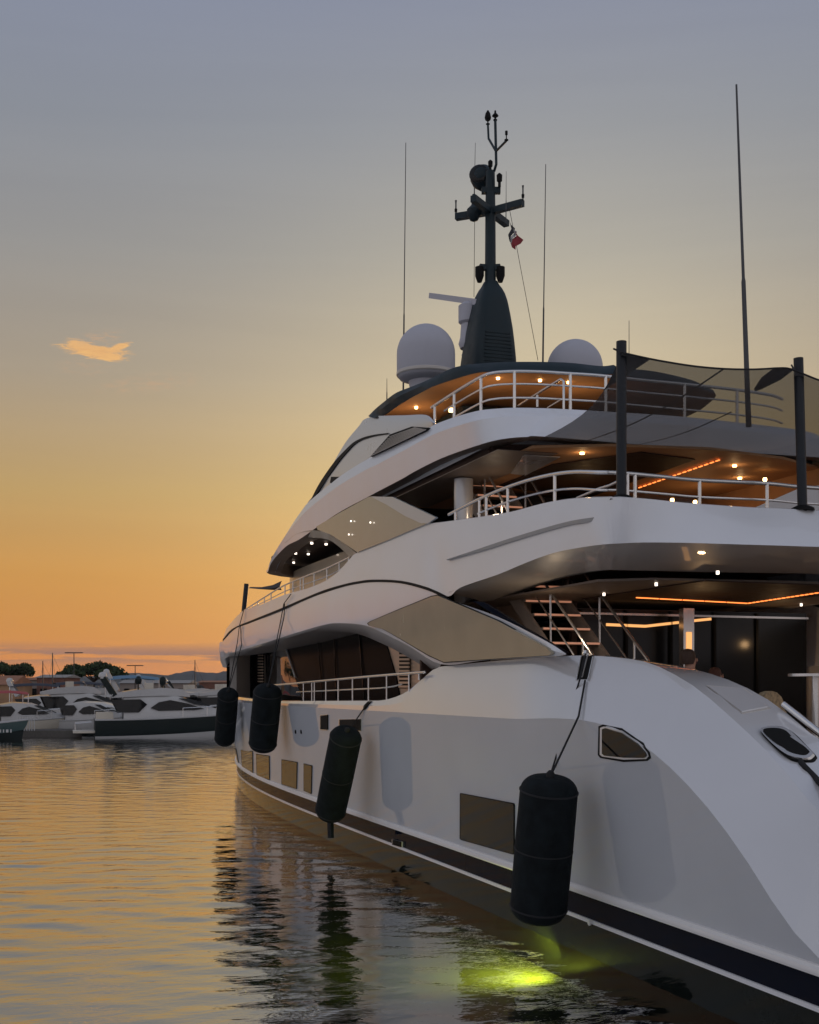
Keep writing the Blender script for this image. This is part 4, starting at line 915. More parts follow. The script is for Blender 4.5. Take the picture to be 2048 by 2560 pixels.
# ================================================================== PEOPLE standing in the aft cockpit (only their heads show over the bulwark)
mat('skin', (.42,.22,.15), .5); mat('hair_brown', (.05,.025,.015), .6, bump=.6, bscale=90); mat('hair_red', (.10,.035,.02), .6, bump=.6, bscale=90); mat('shirt_dark', (.03,.03,.035), .8); mat('dress_red', (.20,.04,.05), .8)
def person(x, y, headz, yaw, label, hair, shirt):
    e_ = empty('person', label, 'person', loc=(x, y, 2.25)); k = (headz-2.25)/1.62
    J = {'pel':(0,0,.95),'sp':(0,0,1.2),'ch':(0,.01,1.36),'nk':(0,.0,1.48),'hd':(.02,0,1.56),'ht':(.01,0,1.72)}
    for s in (1,-1):
        n = 'l' if s == 1 else 'r'
        J.update({n+'hip':(0,.1*s,.9), n+'kn':(.03,.11*s,.5), n+'an':(0,.11*s,.08), n+'to':(.16,.12*s,.03), n+'sh':(0,.19*s,1.40), n+'el':(-.02,.25*s,1.12), n+'wr':(.12,.25*s,.90), n+'ha':(.2,.24*s,.84)})
    rad = {'pel':.15,'sp':.135,'ch':.14,'nk':.055,'hd':.085,'ht':.07,'hip':.1,'kn':.06,'an':.042,'to':.035,'sh':.06,'el':.042,'wr':.032,'ha':.035}
    names = list(J); E = [('pel','sp'),('sp','ch'),('ch','nk'),('nk','hd'),('hd','ht')]
    for n in 'lr': E += [('pel',n+'hip'),(n+'hip',n+'kn'),(n+'kn',n+'an'),(n+'an',n+'to'),('ch',n+'sh'),(n+'sh',n+'el'),(n+'el',n+'wr'),(n+'wr',n+'ha')]
    # five fingers as short chains
    for n, s in (('l',1),('r',-1)):
        for f in range(5):
            a = (.24+.02*(f != 0), .24*s+(f-2)*.018*s, .82-.01*abs(f-2)); b = (a[0]+.03, a[1]+(-.03*s if f == 0 else 0), a[2]-.05)
            J[f'{n}f{f}'] = a; J[f'{n}g{f}'] = b; names += [f'{n}f{f}', f'{n}g{f}']; E += [(n+'ha', f'{n}f{f}'), (f'{n}f{f}', f'{n}g{f}')]
    names = list(J); M = Matrix.Rotation(yaw, 3, 'Z')
    me = bpy.data.meshes.new('body'); me.from_pydata([tuple(M @ (Vector(J[n])*k)) for n in names], [(names.index(a), names.index(b)) for a, b in E], [])
    o = bpy.data.objects.new('body', me); COL.objects.link(o)
    sk = o.modifiers.new('skin', 'SKIN'); sk.use_smooth_shade = True
    for i, n in enumerate(names):
        r = rad.get(n) or rad.get(n[1:]) or .009; me.skin_vertices[0].data[i].radius = (r*k, r*k)
    me.skin_vertices[0].data[0].use_root = True
    o.modifiers.new('sub', 'SUBSURF').levels = 2; o.modifiers['sub'].render_levels = 2
    me.materials.append(MATS['skin']); o.parent = e_
    hc = Vector((0, 0, 1.62*k))
    def loc(p): return M @ Vector(p)+Vector((x, y, 2.25))
    pr = [(.01, .125), (.06, .115), (.095, .08), (.108, .03), (.105, -.03), (.09, -.09)]
    MB().lathe([(r*k, z*k) for r, z in pr[::-1]], loc((-.022*k, 0, 1.625*k)), 20).build('hair', hair, e_, 60)
    MB().lathe([(.17*k, .9*k), (.165*k, 1.05*k), (.17*k, 1.25*k), (.185*k, 1.36*k), (.10*k, 1.46*k)], loc((0,0,0)), 20).build('shirt', shirt, e_, 60)
    for s in (1,-1): MB().lathe([(.004,-.008),(.011,0),(.004,.008)], loc((.093*k, .032*s*k, 1.625*k)), 8).build('eye', 'black_seal', e_)
    MB().lathe([(.012,-.025),(.018,-.01),(.006,.03)], loc((.108*k, 0, 1.6*k)), 8).build('nose', 'skin', e_); MB().box(loc((.098*k, 0, 1.555*k)), (.012, .045, .01), M).build('mouth', 'dress_red', e_)
    return e_
h1 = AD(q(10, (475,175))[0], 10.0); h2 = AD(q(10, (735,335))[0], 10.8)
person(h1.x, h1.y, h1.z, R(-100), 'person with short brown hair standing behind the stern bulwark beside the steel column', 'hair_brown', 'shirt_dark')
person(h2.x, h2.y, h2.z, R(-120), 'shorter person with reddish hair mostly hidden behind the stern bulwark', 'hair_red', 'dress_red')
# ================================================================== WATER, QUAY, FAR SHORE
def water_mat(name, near):
    m = bpy.data.materials.new(name); m.use_nodes = True; t = m.node_tree; t.nodes.remove(t.nodes['Principled BSDF'])
    def n(tp, **k):
        a = t.nodes.new(tp)
        for x, y in k.items(): setattr(a, x, y)
        return a
    g = n('ShaderNodeNewGeometry')
    def nz(scale, detail, rough, sx=1, sy=1, rot=0, dist=0):
        mp = n('ShaderNodeMapping'); mp.inputs['Scale'].default_value = (sx, sy, 1); mp.inputs['Rotation'].default_value = (0, 0, rot)
        t.links.new(g.outputs['Position'], mp.inputs[0]); a = n('ShaderNodeTexNoise'); a.inputs['Scale'].default_value = scale; a.inputs['Detail'].default_value = detail
        a.inputs['Roughness'].default_value = rough; a.inputs['Distortion'].default_value = dist; t.links.new(mp.outputs[0], a.inputs['Vector']); return a.outputs[0]
    def mul(a, k):
        x = n('ShaderNodeMath', operation='MULTIPLY'); t.links.new(a, x.inputs[0]); x.inputs[1].default_value = k; return x.outputs[0]
    def add(a, b):
        x = n('ShaderNodeMath', operation='ADD'); t.links.new(a, x.inputs[0]); t.links.new(b, x.inputs[1]); return x.outputs[0]
    h = mul(nz(4.8, 3, .55, 1.2, .55, R(27), .3), .009 if near else .013)
    if not near: h = add(add(mul(nz(.45, 2, .5, 1.0, .45, R(19), .3), .10), mul(nz(1.3, 3, .5, 1.2, .42, R(13), .4), .05)), h)
    b = n('ShaderNodeBump'); b.inputs['Strength'].default_value = 1.0; b.inputs['Distance'].default_value = 1.0; t.links.new(h, b.inputs['Height'])
    fr = n('ShaderNodeFresnel'); fr.inputs[0].default_value = 2.3; fm = n('ShaderNodeMath', operation='MULTIPLY_ADD'); t.links.new(fr.outputs[0], fm.inputs[0]); fm.inputs[1].default_value = .58; fm.inputs[2].default_value = .41
    gl = n('ShaderNodeBsdfGlossy'); gl.inputs['Roughness'].default_value = .035; gl.inputs['Color'].default_value = (.97,.97,.97,1); t.links.new(b.outputs[0], gl.inputs['Normal'])
    tr = n('ShaderNodeBsdfTransparent'); tr.inputs[0].default_value = (.62,.78,.60,1)
    mx = n('ShaderNodeMixShader'); t.links.new(fm.outputs[0], mx.inputs[0]); t.links.new(tr.outputs[0], mx.inputs[1]); t.links.new(gl.outputs[0], mx.inputs[2])
    t.links.new(mx.outputs[0], t.nodes['Material Output'].inputs[0]); MATS[name] = m
water_mat('water', False); water_mat('water_near', True)
def sheet(name, z, m):
    o = MB().add([(-190, -2490, z), (4290, -2490, z), (4290, 1290, z), (-190, 1290, z)], [(0,1,2,3)]).build(name, m, None, 0, recalc=False); o['kind'] = 'structure'; return o
# real wavelets in the basin beside the yacht, flat sheet with fine relief beyond
import numpy as np
WX0, WX1, WY0, WY1, WS = 4.0, 92.0, -3.0, 22.0, .115
def water_mesh():
    rg = np.random.default_rng(5)
    nx, ny = int((WX1-WX0)/WS)+1, int((WY1-WY0)/WS)+1
    X, Y = np.meshgrid(np.linspace(WX0, WX1, nx), np.linspace(WY0, WY1, ny), indexing='ij'); Z = np.zeros_like(X)
    for i in range(70):
        lam = .34*(4.6**(rg.random()**1.15)); a = R(19.2)*-1+rg.normal(0, .42); k = 2*math.pi/lam; sl = .0076
        ph = rg.random()*6.28; wob = .8*np.sin(.11*X*math.cos(a+1)+.13*Y+ph)
        Z += sl/k*np.sin(k*(X*math.cos(a)+Y*math.sin(a))+ph+wob)
    env = .75+.35*np.sin(.21*X+.5*np.sin(.3*Y))*np.sin(.17*Y+.09*X+1)
    edge = np.clip(np.minimum(np.minimum(X-WX0, WX1-X)/6, np.minimum(Y-WY0, WY1-Y)/3), 0, 1)
    Z *= env*edge
    co = np.stack([X, Y, Z], -1).reshape(-1, 3)
    i = (np.arange(nx-1)[:, None]*ny+np.arange(ny-1)[None, :]).ravel(); quads = np.stack([i, i+ny, i+ny+1, i+1], 1)
    me = bpy.data.meshes.new('water'); me.vertices.add(len(co)); me.vertices.foreach_set('co', co.ravel().astype(np.float32))
    me.loops.add(quads.size); me.loops.foreach_set('vertex_index', quads.ravel().astype(np.int32)); me.polygons.add(len(quads))
    me.polygons.foreach_set('loop_start', (np.arange(len(quads))*4).astype(np.int32)); me.update(calc_edges=True); me.shade_smooth()
    me.materials.append(MATS['water_near']); o = bpy.data.objects.new('water', me); COL.objects.link(o); o['kind'] = 'structure'
water_mesh()
wf = MB()
for x0, x1, y0, y1 in ((-190, WX0, -2490, 1290), (WX1, 4290, -2490, 1290), (WX0, WX1, -2490, WY0), (WX0, WX1, WY1, 1290)): wf.add([(x0, y0, 0), (x1, y0, 0), (x1, y1, 0), (x0, y1, 0)], [(0,1,2,3)])
wo = wf.build('open_water', 'water', None, 0, recalc=False); wo['kind'] = 'structure'
mat('murk', (.045,.056,.028), 1, spec=0, var=.2, vscale=.8)
sheet('murk_sheet', -.52, 'murk')  # added sheet standing in for murky water, catches the underwater glow
# underwater light of the big yacht
_k = (ST+(1400-CX)/F*CT)/KD; ul = at_depth((1425, 2000), 6.64/_k); ul.z = -.62
mat('ulight', (1,1,.5), .5, emit=(.95,1,.2), estr=.5)
UL = MB().lathe([(.07, 0), (.07, .03), (.06, .04)], ul, 20, (0, 1, -.1)).build('underwater_light', 'ulight', YA, 40)
MB().lathe([(.09, -.02), (.09, .02), (.075, .03)], ul, 20, (0, 1, -.1)).build('lamp_ring', 'steel', UL, 40)
l = bpy.data.lights.new('underwater_glow', 'SPOT'); l.energy = 1900; l.color = (1, .80, .08); l.spot_size = R(150); l.spot_blend = .9; l.shadow_soft_size = .12
lo = bpy.data.objects.new('underwater_glow', l); COL.objects.link(lo); lo.location = ul+Vector((.12, .16, .50)); lo.rotation_euler = Vector((1, .75, -.2)).to_track_quat('-Z', 'Y').to_euler()
p = P(q(8, (735,1222))[0], lambda s, z: Dw(s)-.06); MB().lathe([(.035, 0), (.035, .02)], p, 12, (0, 1, -.2)).build('glint_disc', 'white_rubber', YA)  # pale unlit disc, a lamp's glint on the hull put into its colour
# quay the photographer stands on (stern-to mooring), behind and beside the camera
mat('quay_stone', (.36,.34,.31), .8, var=.2, vscale=2, bump=.4, bscale=14)
qy = MB().prism([(3.2, -60, 1.55), (3.2, 8.0, 1.55), (1.2, 9.4, 1.55), (1.2, 60, 1.55), (-30, 60, 1.55), (-30, -60, 1.55)], (0, 0, -3)).build('quay', 'quay_stone', None, 0); qy['kind'] = 'structure'

# ------------------------------------------------------------------ far shore, at real distances
def far(px, py, d): return AD((px, py), d)
VD = Vector((CT, -ST, 0)); RD = Vector((-ST, -CT, 0))          # view direction and its right-hand side, on the ground
def gpt(px, d, z=0): v = far(px, YH, d); v.z = z; return v
mat('shore_ground', (.10,.085,.07), .9, var=.3, vscale=.2)
mat('far_wall', (.30,.25,.22), .8, var=.1, vscale=.4)
sh = MB().prism([gpt(-2600, 92, 1.3), gpt(700, 92, 1.3), gpt(1500, 120, 1.3), gpt(3800, 150, 1.3), gpt(3800, 900, 1.3), gpt(-2600, 900, 1.3)], (0, 0, -2.5)).build('shore', 'shore_ground', None, 0); sh['kind'] = 'structure'
mat('hill_haze_blue', (.055,.075,.085), 1, spec=0, var=.2, vscale=.01)  # blue of the distant air mixed into the forest colour
hp = [(-900,1702),(-300,1700),(80,1701),(180,1692),(260,1690),(310,1684),(360,1683),(420,1687),(440,1684),(482,1678),(510,1680),(540,1684),(565,1677),(600,1671),(680,1668),(800,1674),(950,1670),(1300,1680),(1800,1690),(2050,1705)]
rows = []
for d, k in ((1300, 0), (1500, .55), (1750, 1), (2300, .2)):
    rows.append([Vector((*gpt(x, d).xy, 1+(H+(YH-y)/F0*1750-1)*k+random.uniform(-1.5, 1.5)*(k > 0))) for x, y in [(lerp(a[0], b[0], j/4), lerp(a[1], b[1], j/4)) for a, b in zip(hp, hp[1:]) for j in range(4)]])
hl2 = MB().loft(rows).build('hills', 'hill_haze_blue', None, 60); hl2['kind'] = 'structure'

def house(px0, px1, ytop, yeave, d, depth, wm, rm, label, nwin=0):
    a, b = gpt(px0, d, 1.3), gpt(px1, d, 1.3); ze = H+(YH-yeave)/F0*d; zt2 = H+(YH-ytop)/F0*d; bk = VD*depth
    e_ = empty('harbour_house', label, 'house', loc=tuple((a+b)/2))
    MB().prism([a, b, b+bk, a+bk], (0, 0, ze-1.3)).build('wall', wm, e_, 0)
    m0, m1 = a+bk*.5, b+bk*.5; o = (b-a).normalized()*.3; f = VD*.3
    A_, B_, C2, D2_ = [Vector((*v.xy, ze)) for v in (a-o-f, b+o-f, b+bk+o+f, a+bk-o+f)]; r0, r1 = Vector((*(m0-o).xy, zt2)), Vector((*(m1+o).xy, zt2))
    MB().add([A_, B_, C2, D2_, r0, r1], [(0,1,5,4), (2,3,4,5), (0,4,3), (1,2,5), (3,2,1,0)]).build('roof', rm, e_, 0)
    for i in range(nwin):
        c = lerp(a, b, (i+.5)/nwin); w_ = (b-a).normalized()*.45
        wn = MB().prism([c-w_+Vector((0,0,.9))-VD*.03, c+w_+Vector((0,0,.9))-VD*.03, c+w_+Vector((0,0,2.1))-VD*.03, c-w_+Vector((0,0,2.1))-VD*.03], tuple(VD*.02)).build('window', 'dark_glass', e_, 0)
    return e_
mat('terracotta', (.30,.13,.07), .85, var=.2, vscale=1.5); mat('ochre_wall', (.38,.22,.12), .85, var=.15, vscale=.8); mat('grey_roof', (.28,.27,.26), .8, var=.1); mat('brick_wall', (.19,.085,.06), .85, var=.2, vscale=2)
house(-160, 26, 1688, 1712, 98, 9, 'ochre_wall', 'terracotta', 'ochre house with a sloping terracotta roof under the umbrella pine', 2)
house(22, 96, 1693, 1700, 108, 8, 'far_wall', 'terracotta', 'low brown building between the ochre house and the metal-roofed shed', 3)
house(92, 160, 1686, 1694, 104, 8, 'brick_wall', 'grey_roof', 'low shed with a pale grey metal roof behind the moored boats', 2)
house(498, 585, 1701, 1706, 112, 8, 'brick_wall', 'terracotta', 'long low red brick building below the blue hills', 4)
house(300, 470, 1700, 1708, 125, 8, 'far_wall', 'grey_roof', 'long grey boathouse beyond the blue canvas boat', 5)

mat('pine_leaf', (.035,.055,.025), .9, spec=.1, var=.5, vscale=.8); mat('bark', (.09,.06,.045), .9)
def pine(px, ytop, ybot, wpx, d, label, grp='umbrella pines on the shore', n=5200):
    rnd = random.Random(int(px*7+d)); c = gpt(px, d, 1.3); zt2 = H+(YH-ytop)/F0*d; zb2 = H+(YH-ybot)/F0*d; rx = wpx/2/F0*d; e_ = empty('umbrella_pine', label, 'tree', grp, loc=tuple(c))
    m = MB(); m.tube([c, c+Vector((.15, .1, (zb2-1.3)*.5)), Vector((c.x+.2, c.y, zb2+.3))], .32, 8, .2)
    for k in range(6):
        a = k*1.05+.3; m.tube([Vector((c.x+.2, c.y, zb2-.3)), Vector((c.x+.2+math.cos(a)*rx*.3, c.y+math.sin(a)*rx*.3, lerp(zb2, zt2, .35))), Vector((c.x+.2+math.cos(a)*rx*.6, c.y+math.sin(a)*rx*.6, lerp(zb2, zt2, .5)))], .12, 6, .04)
    m.build('trunk', 'bark', e_, 60)
    cl = [(rnd.uniform(0, 6.28), math.sqrt(rnd.random())*.88) for _ in range(36)]; m = MB(); hh = zt2-zb2
    for i in range(n):
        a, r = rnd.choice(cl); cx, cy = math.cos(a)*r*rx, math.sin(a)*r*rx; top = math.sqrt(max(0, 1-r*r))
        v = Vector((rnd.gauss(0, 1), rnd.gauss(0, 1), rnd.gauss(0, .6))).normalized()*rx*.2*rnd.random()**.4
        p = Vector((c.x+cx+v.x, c.y+cy+v.y, zb2+hh*(.10+.80*top)*(.75+.25*math.sin(a*5))+v.z*.75)); 
        if p.z < zb2+hh*.05: p.z = zb2+rnd.random()*hh*.3
        u = Vector((rnd.gauss(0,1), rnd.gauss(0,1), rnd.gauss(0,1))).normalized(); w_ = u.orthogonal().normalized(); s_ = rnd.uniform(.16, .34)
        m.add([p-u*s_, p+w_*s_*.6, p+u*s_, p-w_*s_*.6], [(0,1,2,3)])
    m.build('crown', 'pine_leaf', e_, 0, recalc=False); return e_
pine(18, 1653, 1700, 150, 112, 'round-topped umbrella pine above the ochre house')
pine(235, 1660, 1700, 165, 116, 'broad umbrella pine behind the flybridge boat')
pine(165, 1674, 1700, 50, 118, 'small umbrella pine growing against the broad one')
for px, d in ((-330, 110), (-520, 125), (-640, 118), (-800, 115), (-960, 112), (-1150, 120), (-1650, 130), (-2200, 130)): pine(px, 1615 if px < -400 else 1640, 1690, 190, d, 'umbrella pine farther along the shore', n=900)

mat('lamp_steel', (.06,.06,.06), .5, metal=.6)
def lamp_post(px, ytop, d, label):
    b = gpt(px, d, 1.3); zt2 = H+(YH-ytop)/F0*d; e_ = empty('lamp_post', label, 'lamp post', 'lamp posts along the shore', loc=tuple(b))
    MB().tube([b, Vector((b.x, b.y, zt2))], .09, 8, .06).build('post', 'lamp_steel', e_)
    for s in (-1, 1): MB().bar(Vector((b.x, b.y, zt2)), Vector((b.x, b.y, zt2))+RD*1.3*s, .3, .14).build('lamp_head', 'lamp_steel', e_, 0)
lamp_post(185, 1632, 110, 'tall twin-armed lamp post between the two umbrella pines'); lamp_post(338, 1664, 120, 'lower twin-armed lamp post right of the umbrella pines')

# ------------------------------------------------------------------ moored boats
mat('boat_white', (.46,.455,.45), .3, coat=.4, var=.03); mat('boat_dark', (.008,.014,.014), .4, spec=.2); mat('boat_blue', (.10,.20,.30), .7, var=.1); mat('boat_teal', (.015,.05,.05), .3, coat=.5); mat('canvas_navy', (.012,.018,.035), .8); mat('boat_red', (.35,.03,.03), .6); mat('boat_cream', (.55,.50,.42), .5)
class LB(MB):                       # builder in boat coordinates: x stern to bow, y port, z up
    M = Matrix.Identity(4)
    def build(s, *a, **k):
        s.v = [tuple(LB.M @ Vector(v)) for v in s.v]; return MB.build(s, *a, **k)
def boat(name, px, d, head, Ln, Bm, label, hullm='boat_white', fly=True, cabin=True, arch=True, zs=1.0, canvas=None, rail=True):
    o = gpt(px, d, 0); ang = math.atan2(RD.y, RD.x)+R(head)
    e_ = empty(name, label, 'boat', 'boats moored along the shore', loc=tuple(o)); LB.M = Matrix.Translation(o) @ Matrix.Rotation(ang, 4, 'Z')
    xs = [i/14 for i in range(15)]
    def hb(t, lev): w_ = Bm/2*(1-max(0, (t-.45)/.55)**2.2); return w_*(1 if lev > 1 else .93 if lev == 1 else .8*(1-max(0, t-.55)*.7))
    sh_ = lambda t: (1.25+.55*t*t)*zs
    R_ = [[Vector(((t+(.05 if lv == 3 else .03 if lv == 2 else -.03 if lv == 0 else 0)*t)*Ln, hb(t, lv), z(t))) for t in xs] for lv, z in ((0, lambda t: -.3), (1, lambda t: .12+.55*t*t), (2, lambda t: .35+.62*t*t), (3, sh_))]
    def mir(r): return [Vector((p.x, -p.y, p.z)) for p in r]
    def hullpart(nm, ra, rb, m_): 
        LB().loft([ra, rb]).mirror().build(nm, m_, e_, 50)
    h_ = LB().loft(R_[1:]).mirror(); n_ = [R_[k][0] for k in (1,2,3)]; h_.add(n_+mir(n_)[::-1], [(0,1,2,3,4,5)]); h_.build('hull', hullm, e_, 40)
    LB().loft(R_[:2]).mirror().build('bottom', 'boat_white' if hullm == 'boat_dark' else 'boat_dark', e_, 40)
    LB().loft([R_[3], [Vector((p.x, 0, p.z+.06)) for p in R_[3]]]).mirror().build('deck', 'boat_white', e_, 30)
    LB().loft([[p+Vector((0,.02,-.05)) for p in R_[3]], [p+Vector((0,.05,.02)) for p in R_[3]], [p+Vector((0,-.05,.05)) for p in R_[3]]]).mirror().build('rub_strake', 'boat_white', e_, 40)
    LB().box((-.7, 0, .42), (1.5, Bm*.86, .14)).build('swim_platform', 'boat_cream', e_, 0)
    for y in (-1, 1): LB().tube([(-1.3, y*Bm*.38, .5), (-1.3, y*Bm*.38, 1.0), (-.2, y*Bm*.38, 1.1)], .03, 6).build('stern_rail', 'steel', e_)
    if cabin:
        def sec(x, w_, z0, z1, k=.82): return [Vector((x, w_, z0)), Vector((x, w_*.97, lerp(z0, z1, .6))), Vector((x, w_*k, z1)), Vector((x, 0, z1+.08))]
        zb2 = 1.2*zs
        S = [sec(.17*Ln, Bm*.42, zb2, 2.75*zs), sec(.30*Ln, Bm*.43, zb2, 2.95*zs), sec(.5*Ln, Bm*.42, zb2, 2.85*zs), sec(.62*Ln, Bm*.39, zb2+.05, 2.45*zs), sec(.74*Ln, Bm*.33, zb2+.12, 1.95*zs), sec(.88*Ln, Bm*.18, zb2+.3, 1.75*zs)]
        c_ = LB().loft(S).mirror(); b_ = S[0]; c_.add(b_+mir(b_)[::-1], [tuple(range(8))]); cb_ = c_.build('cabin', 'boat_white', e_, 35)
        for sg in (1, -1):
            def wp(pts, k): return [Vector((x*Ln, sg*Bm*(k[0]-k[1]*(x-k[2])-k[3]*(z-k[4])), z*zs)) for x, z in pts]
            for pl, kk in (([(.10,2.62),(.27,2.66),(.31,2.3),(.26,1.75),(.14,1.75)], (.434, 0, 0, .025, 1.9)), ([(.33,2.05),(.38,2.45),(.45,2.6),(.56,2.35),(.66,1.98),(.60,1.9),(.38,1.85)], (.440, .13, .33, .03, 1.9)), ([(.50,2.72),(.56,2.72),(.66,2.35),(.72,2.1),(.60,2.3)], (.42, .45, .5, .10, 2.3))):
                LB().prism(wp(pl, kk), (0, sg*.03, 0)).build('cabin_window', 'dark_glass', cb_, 0)
        LB().prism([(.62*Ln, -Bm*.3, 2.47*zs), (.62*Ln, Bm*.3, 2.47*zs), (.735*Ln, Bm*.26, 2.0*zs), (.735*Ln, -Bm*.26, 2.0*zs)], (.03, 0, .03)).build('windscreen', 'dark_glass', cb_, 0)
        LB().prism([(.165*Ln, -Bm*.36, 1.3*zs), (.165*Ln, Bm*.36, 1.3*zs), (.165*Ln, Bm*.33, 2.6*zs), (.165*Ln, -Bm*.33, 2.6*zs)], (-.03, 0, 0)).build('saloon_door', 'dark_glass', cb_, 0)
        LB().box((.06*Ln, 0, 1.5*zs), (.1*Ln, Bm*.6, .5)).build('cockpit_seat', 'boat_cream', e_, 0)
    if fly:
        def sec2(x, w_, z0, z1): return [Vector((x, w_, z0)), Vector((x, w_*1.02, z1)), Vector((x, w_*.9, z1)), Vector((x, w_*.88, z0+.1)), Vector((x, 0, z0+.1))]
        S = [sec2(.10*Ln, Bm*.36, 2.75*zs, 3.0*zs), sec2(.25*Ln, Bm*.39, 2.85*zs, 3.3*zs), sec2(.42*Ln, Bm*.38, 2.9*zs, 3.45*zs), sec2(.52*Ln, Bm*.3, 2.85*zs, 3.35*zs), sec2(.58*Ln, Bm*.12, 2.8*zs, 3.0*zs)]
        LB().loft(S).mirror().build('flybridge', 'boat_white', e_, 35)
        for y in (-.7, .7): LB().box((.33*Ln, y, 3.35*zs), (.5, .5, .9)).build('helm_seat', 'boat_cream', e_, 0)
        LB().prism([(.47*Ln, -Bm*.26, 3.42*zs), (.47*Ln, Bm*.26, 3.42*zs), (.44*Ln, Bm*.24, 3.75*zs), (.44*Ln, -Bm*.24, 3.75*zs)], (.02, 0, .02)).build('wind_deflector', 'dark_glass', e_, 0)
    if arch:
        for y in (-1, 1): LB().bar((.12*Ln, y*Bm*.36, 2.9*zs), (.05*Ln, y*Bm*.3, 4.15*zs), .14, .35).build('arch_leg', 'boat_dark' if fly else 'boat_white', e_, 0)
        LB().bar((.05*Ln, -Bm*.32, 4.15*zs), (.05*Ln, Bm*.32, 4.15*zs), .3, .12).build('arch_beam', 'boat_white', e_, 0)
        LB().lathe([(.28, 4.2*zs), (.3, 4.3*zs), (.22, 4.5*zs), (.05, 4.56*zs)], (.05*Ln, 0, 0), 14).build('radar_dome', 'boat_white', e_, 50)
    if canvas:
        LB().loft([[Vector((x*Ln, y*Bm*.42, (3.6+.35*math.cos(y*1.3)+.15*math.sin((x-.05)*8))*zs)) for y in (-1, -.6, -.2, .2, .6, 1)] for x in (.05, .15, .25, .35, .45)]).build('canvas_top', canvas, e_, 50)
        for x in (.06, .44):
            for y in (-1, 1): LB().tube([(x*Ln, y*Bm*.4, 1.3*zs), (x*Ln, y*Bm*.41, 3.75*zs)], .03, 6).build('canvas_pole', 'steel', e_)
    if rail:
        for sg in (1, -1):
            rr = [Vector((p.x, sg*(abs(p.y)-.06), p.z+.65)) for p in R_[3][7:]]
            LB().tube(rr, .025, 6).build('bow_rail', 'steel', e_)
            for p in rr[::2]: LB().tube([p, p-Vector((0,0,.62))], .02, 6).build('stanchion', 'steel', e_)
    return e_
boat('flybridge_boat', 236, 53, 16, 11.3, 3.7, 'white flybridge motor yacht with a black hull moored in front of the others', 'boat_dark', canvas=None)
boat('motor_cruiser', 455, 66, 30, 11, 3.6, 'white motor cruiser half hidden by the fender beyond the bow of the black-hulled boat', 'boat_white', arch=False)
CB = boat('canvas_boat', 250, 66, 22, 11, 3.6, 'motor boat with blue canvas top behind the black-hulled flybridge boat', 'boat_white', fly=False, canvas='boat_blue', zs=1.12)
boat('cabin_cruiser', 70, 60, 20, 9.6, 3.4, 'high-sided white cabin cruiser with dark side stripes left of the flybridge boat', 'boat_white', fly=True, arch=False, zs=1.05)
boat('day_boat', -46, 55, 28, 7.0, 2.6, 'small cream day boat with a red canopy at the quay corner', 'boat_cream', fly=False, arch=False, canvas='boat_red', zs=.8)
boat('motor_launch', 150, 57, -20, 7.5, 2.7, 'low white sports launch with dark canopy lying behind the pontoon gate', 'boat_white', fly=False, arch=False, zs=.82)
boat('sport_cruiser', 330, 74, 24, 12.5, 3.8, 'sleek white sport cruiser with dark window band behind the canvas boat', 'boat_white', fly=False, arch=True, zs=1.05)
boat('open_cruiser', 8, 66, 14, 10.5, 3.4, 'white open cruiser lying between the day boat and the cabin cruiser', 'boat_white', fly=False, arch=True, canvas='canvas_navy', zs=.95)
boat('grey_cruiser', 120, 72, 26, 11.5, 3.6, 'grey hulled cruiser with navy canopy behind the cabin cruiser', 'boat_cream', fly=True, arch=False, canvas='canvas_navy', zs=1.0)
boat('small_cruiser', 400, 80, 34, 10, 3.3, 'small white cruiser farthest back beside the sailing boat with a thin mast', 'boat_white', fly=True, arch=True, zs=1.0)
tb_ = boat('work_boat', -176, 50, 8, 6.0, 2.4, 'dark teal work boat with white lettering on its stern quarter', 'boat_teal', fly=False, cabin=False, arch=False, rail=False, zs=.75); WM = LB.M.copy()
for px, py, d in ((346, 1701, 66), (407, 1702, 66)):                # two black domed antennas over the canvas boat
    c = far(px, py, d); dm_ = MB().lathe([(.2, -.35), (.27, -.2), (.3, .05), (.24, .25), (.1, .36), (.01, .38)], c, 16).build('antenna_dome', 'boat_dark', CB, 50); MB().lathe([(.06, -1.6), (.06, -.3)], c, 8).build('stalk', 'boat_dark', dm_, 50)
LB.M = WM                                                           # four small worn letters on the work boat's quarter
for i, (w_, h_) in enumerate(((.16, .2), (.07, .2), (.15, .19), (.08, .21))): LB().box((4.66+.235*i, -1.10, .62), (w_, .012, h_)).build('letter', 'boat_white', tb_, 0)
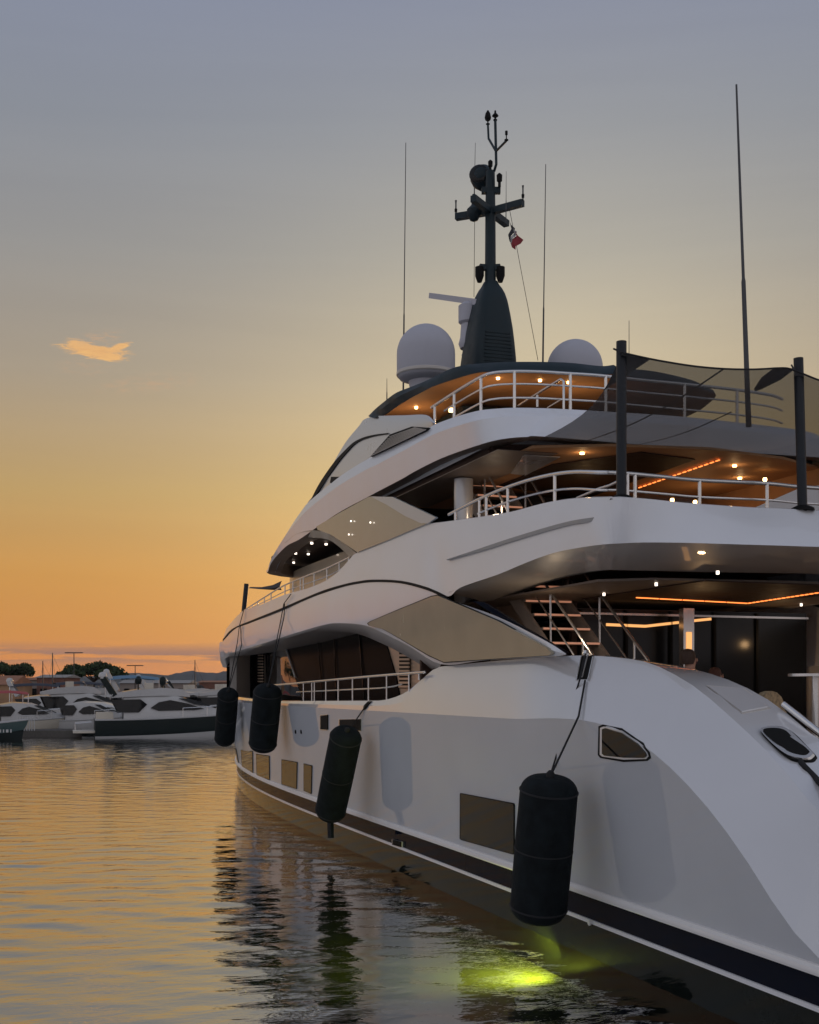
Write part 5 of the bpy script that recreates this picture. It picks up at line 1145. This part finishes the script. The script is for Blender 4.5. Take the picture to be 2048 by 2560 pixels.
# sailing boats whose masts rise over the others
def sailboat(px, ytop, d, label):
    o = gpt(px, d, 0); zt2 = H+(YH-ytop)/F0*d; e_ = empty('sailing_boat', label, 'sailboat', 'sailing boats at the back of the harbour', loc=tuple(o)); LB.M = Matrix.Translation(o) @ Matrix.Rotation(math.atan2(RD.y, RD.x)+R(70), 4, 'Z')
    xs = [i/8 for i in range(9)]; rows = [[Vector(((t-.4)*9, 1.3*k*math.sin(math.pi*min(1, .25+.75*t))**.7, z+.2*t*t)) for t in xs] for k, z in ((.5, -.2), (.9, .4), (1, 1.0))]
    LB().loft(rows+[[Vector((p.x, 0, p.z+.05)) for p in rows[-1]]]).mirror().build('hull', 'boat_white', e_, 40)
    LB().prism([(-1.5, -.7, 1.0), (-1.5, .7, 1.0), (1.6, .5, 1.0), (1.6, -.5, 1.0)], (0, 0, .5)).build('coachroof', 'boat_white', e_, 0)
    LB().tube([(.5, 0, 1), (.5, 0, zt2)], .075, 8, .05).build('mast', 'lamp_steel', e_); LB().tube([(.5, 0, 2.2), (-3.2, 0, 2.1)], .06, 8).build('boom', 'lamp_steel', e_)
    for y in (-1.1, 1.1): LB().tube([(.4, y, 1.0), (.5, 0, zt2*.92)], .012, 5).build('stay', 'lamp_steel', e_)
    LB().tube([(5, 0, 1.2), (.5, 0, zt2*.97)], .012, 5).build('stay', 'lamp_steel', e_)
sailboat(100, 1652, 84, 'sailing boat with the shorter of the two masts near the tall lamp post'); sailboat(124, 1632, 80, 'sailing boat with the tallest bare mast left of the tall lamp post'); sailboat(482, 1650, 88, 'sailing boat with a thin mast standing beyond the motor cruiser')
# pontoon with a small white gate
mat('pontoon_wood', (.09,.08,.07), .8, var=.2)
po = MB().prism([gpt(-400, 53.5, .45), gpt(205, 53.5, .45), gpt(205, 56, .45), gpt(-400, 56, .45)], (0, 0, -.5)).build('pontoon', 'pontoon_wood', None, 0); tag(po, 'low dark floating pontoon behind the teal work boat', 'pontoon')
g0, g1 = gpt(48, 53, .45), gpt(86, 53, .45); GE = empty('pontoon_gate', 'small white railing gate standing on the pontoon', 'gate', loc=tuple((g0+g1)/2))
MB().tube([g0+Vector((0,0,1.05)), g1+Vector((0,0,1.05))], .04, 6).build('top_rail', 'boat_white', GE)
for i in range(7): p = lerp(g0, g1, i/6); MB().tube([p, p+Vector((0,0,1.05))], .03, 6).build('bar', 'boat_white', GE)

# evening haze over the harbour: one closed box of thin even air, far hills fade in it
hz_ = MB().box((2050, -600, 31), (4500, 3800, 68)).build('haze', 'water', None, 0); hz_['kind'] = 'stuff'
hm_ = bpy.data.materials.new('haze_air'); hm_.use_nodes = True; t_ = hm_.node_tree; t_.nodes.remove(t_.nodes['Principled BSDF'])
pv = t_.nodes.new('ShaderNodeVolumePrincipled'); pv.inputs['Color'].default_value = (.80, .82, .88, 1); pv.inputs['Density'].default_value = .00010; pv.inputs['Anisotropy'].default_value = .2
t_.links.new(pv.outputs[0], t_.nodes['Material Output'].inputs['Volume']); hz_.data.materials.clear(); hz_.data.materials.append(hm_)
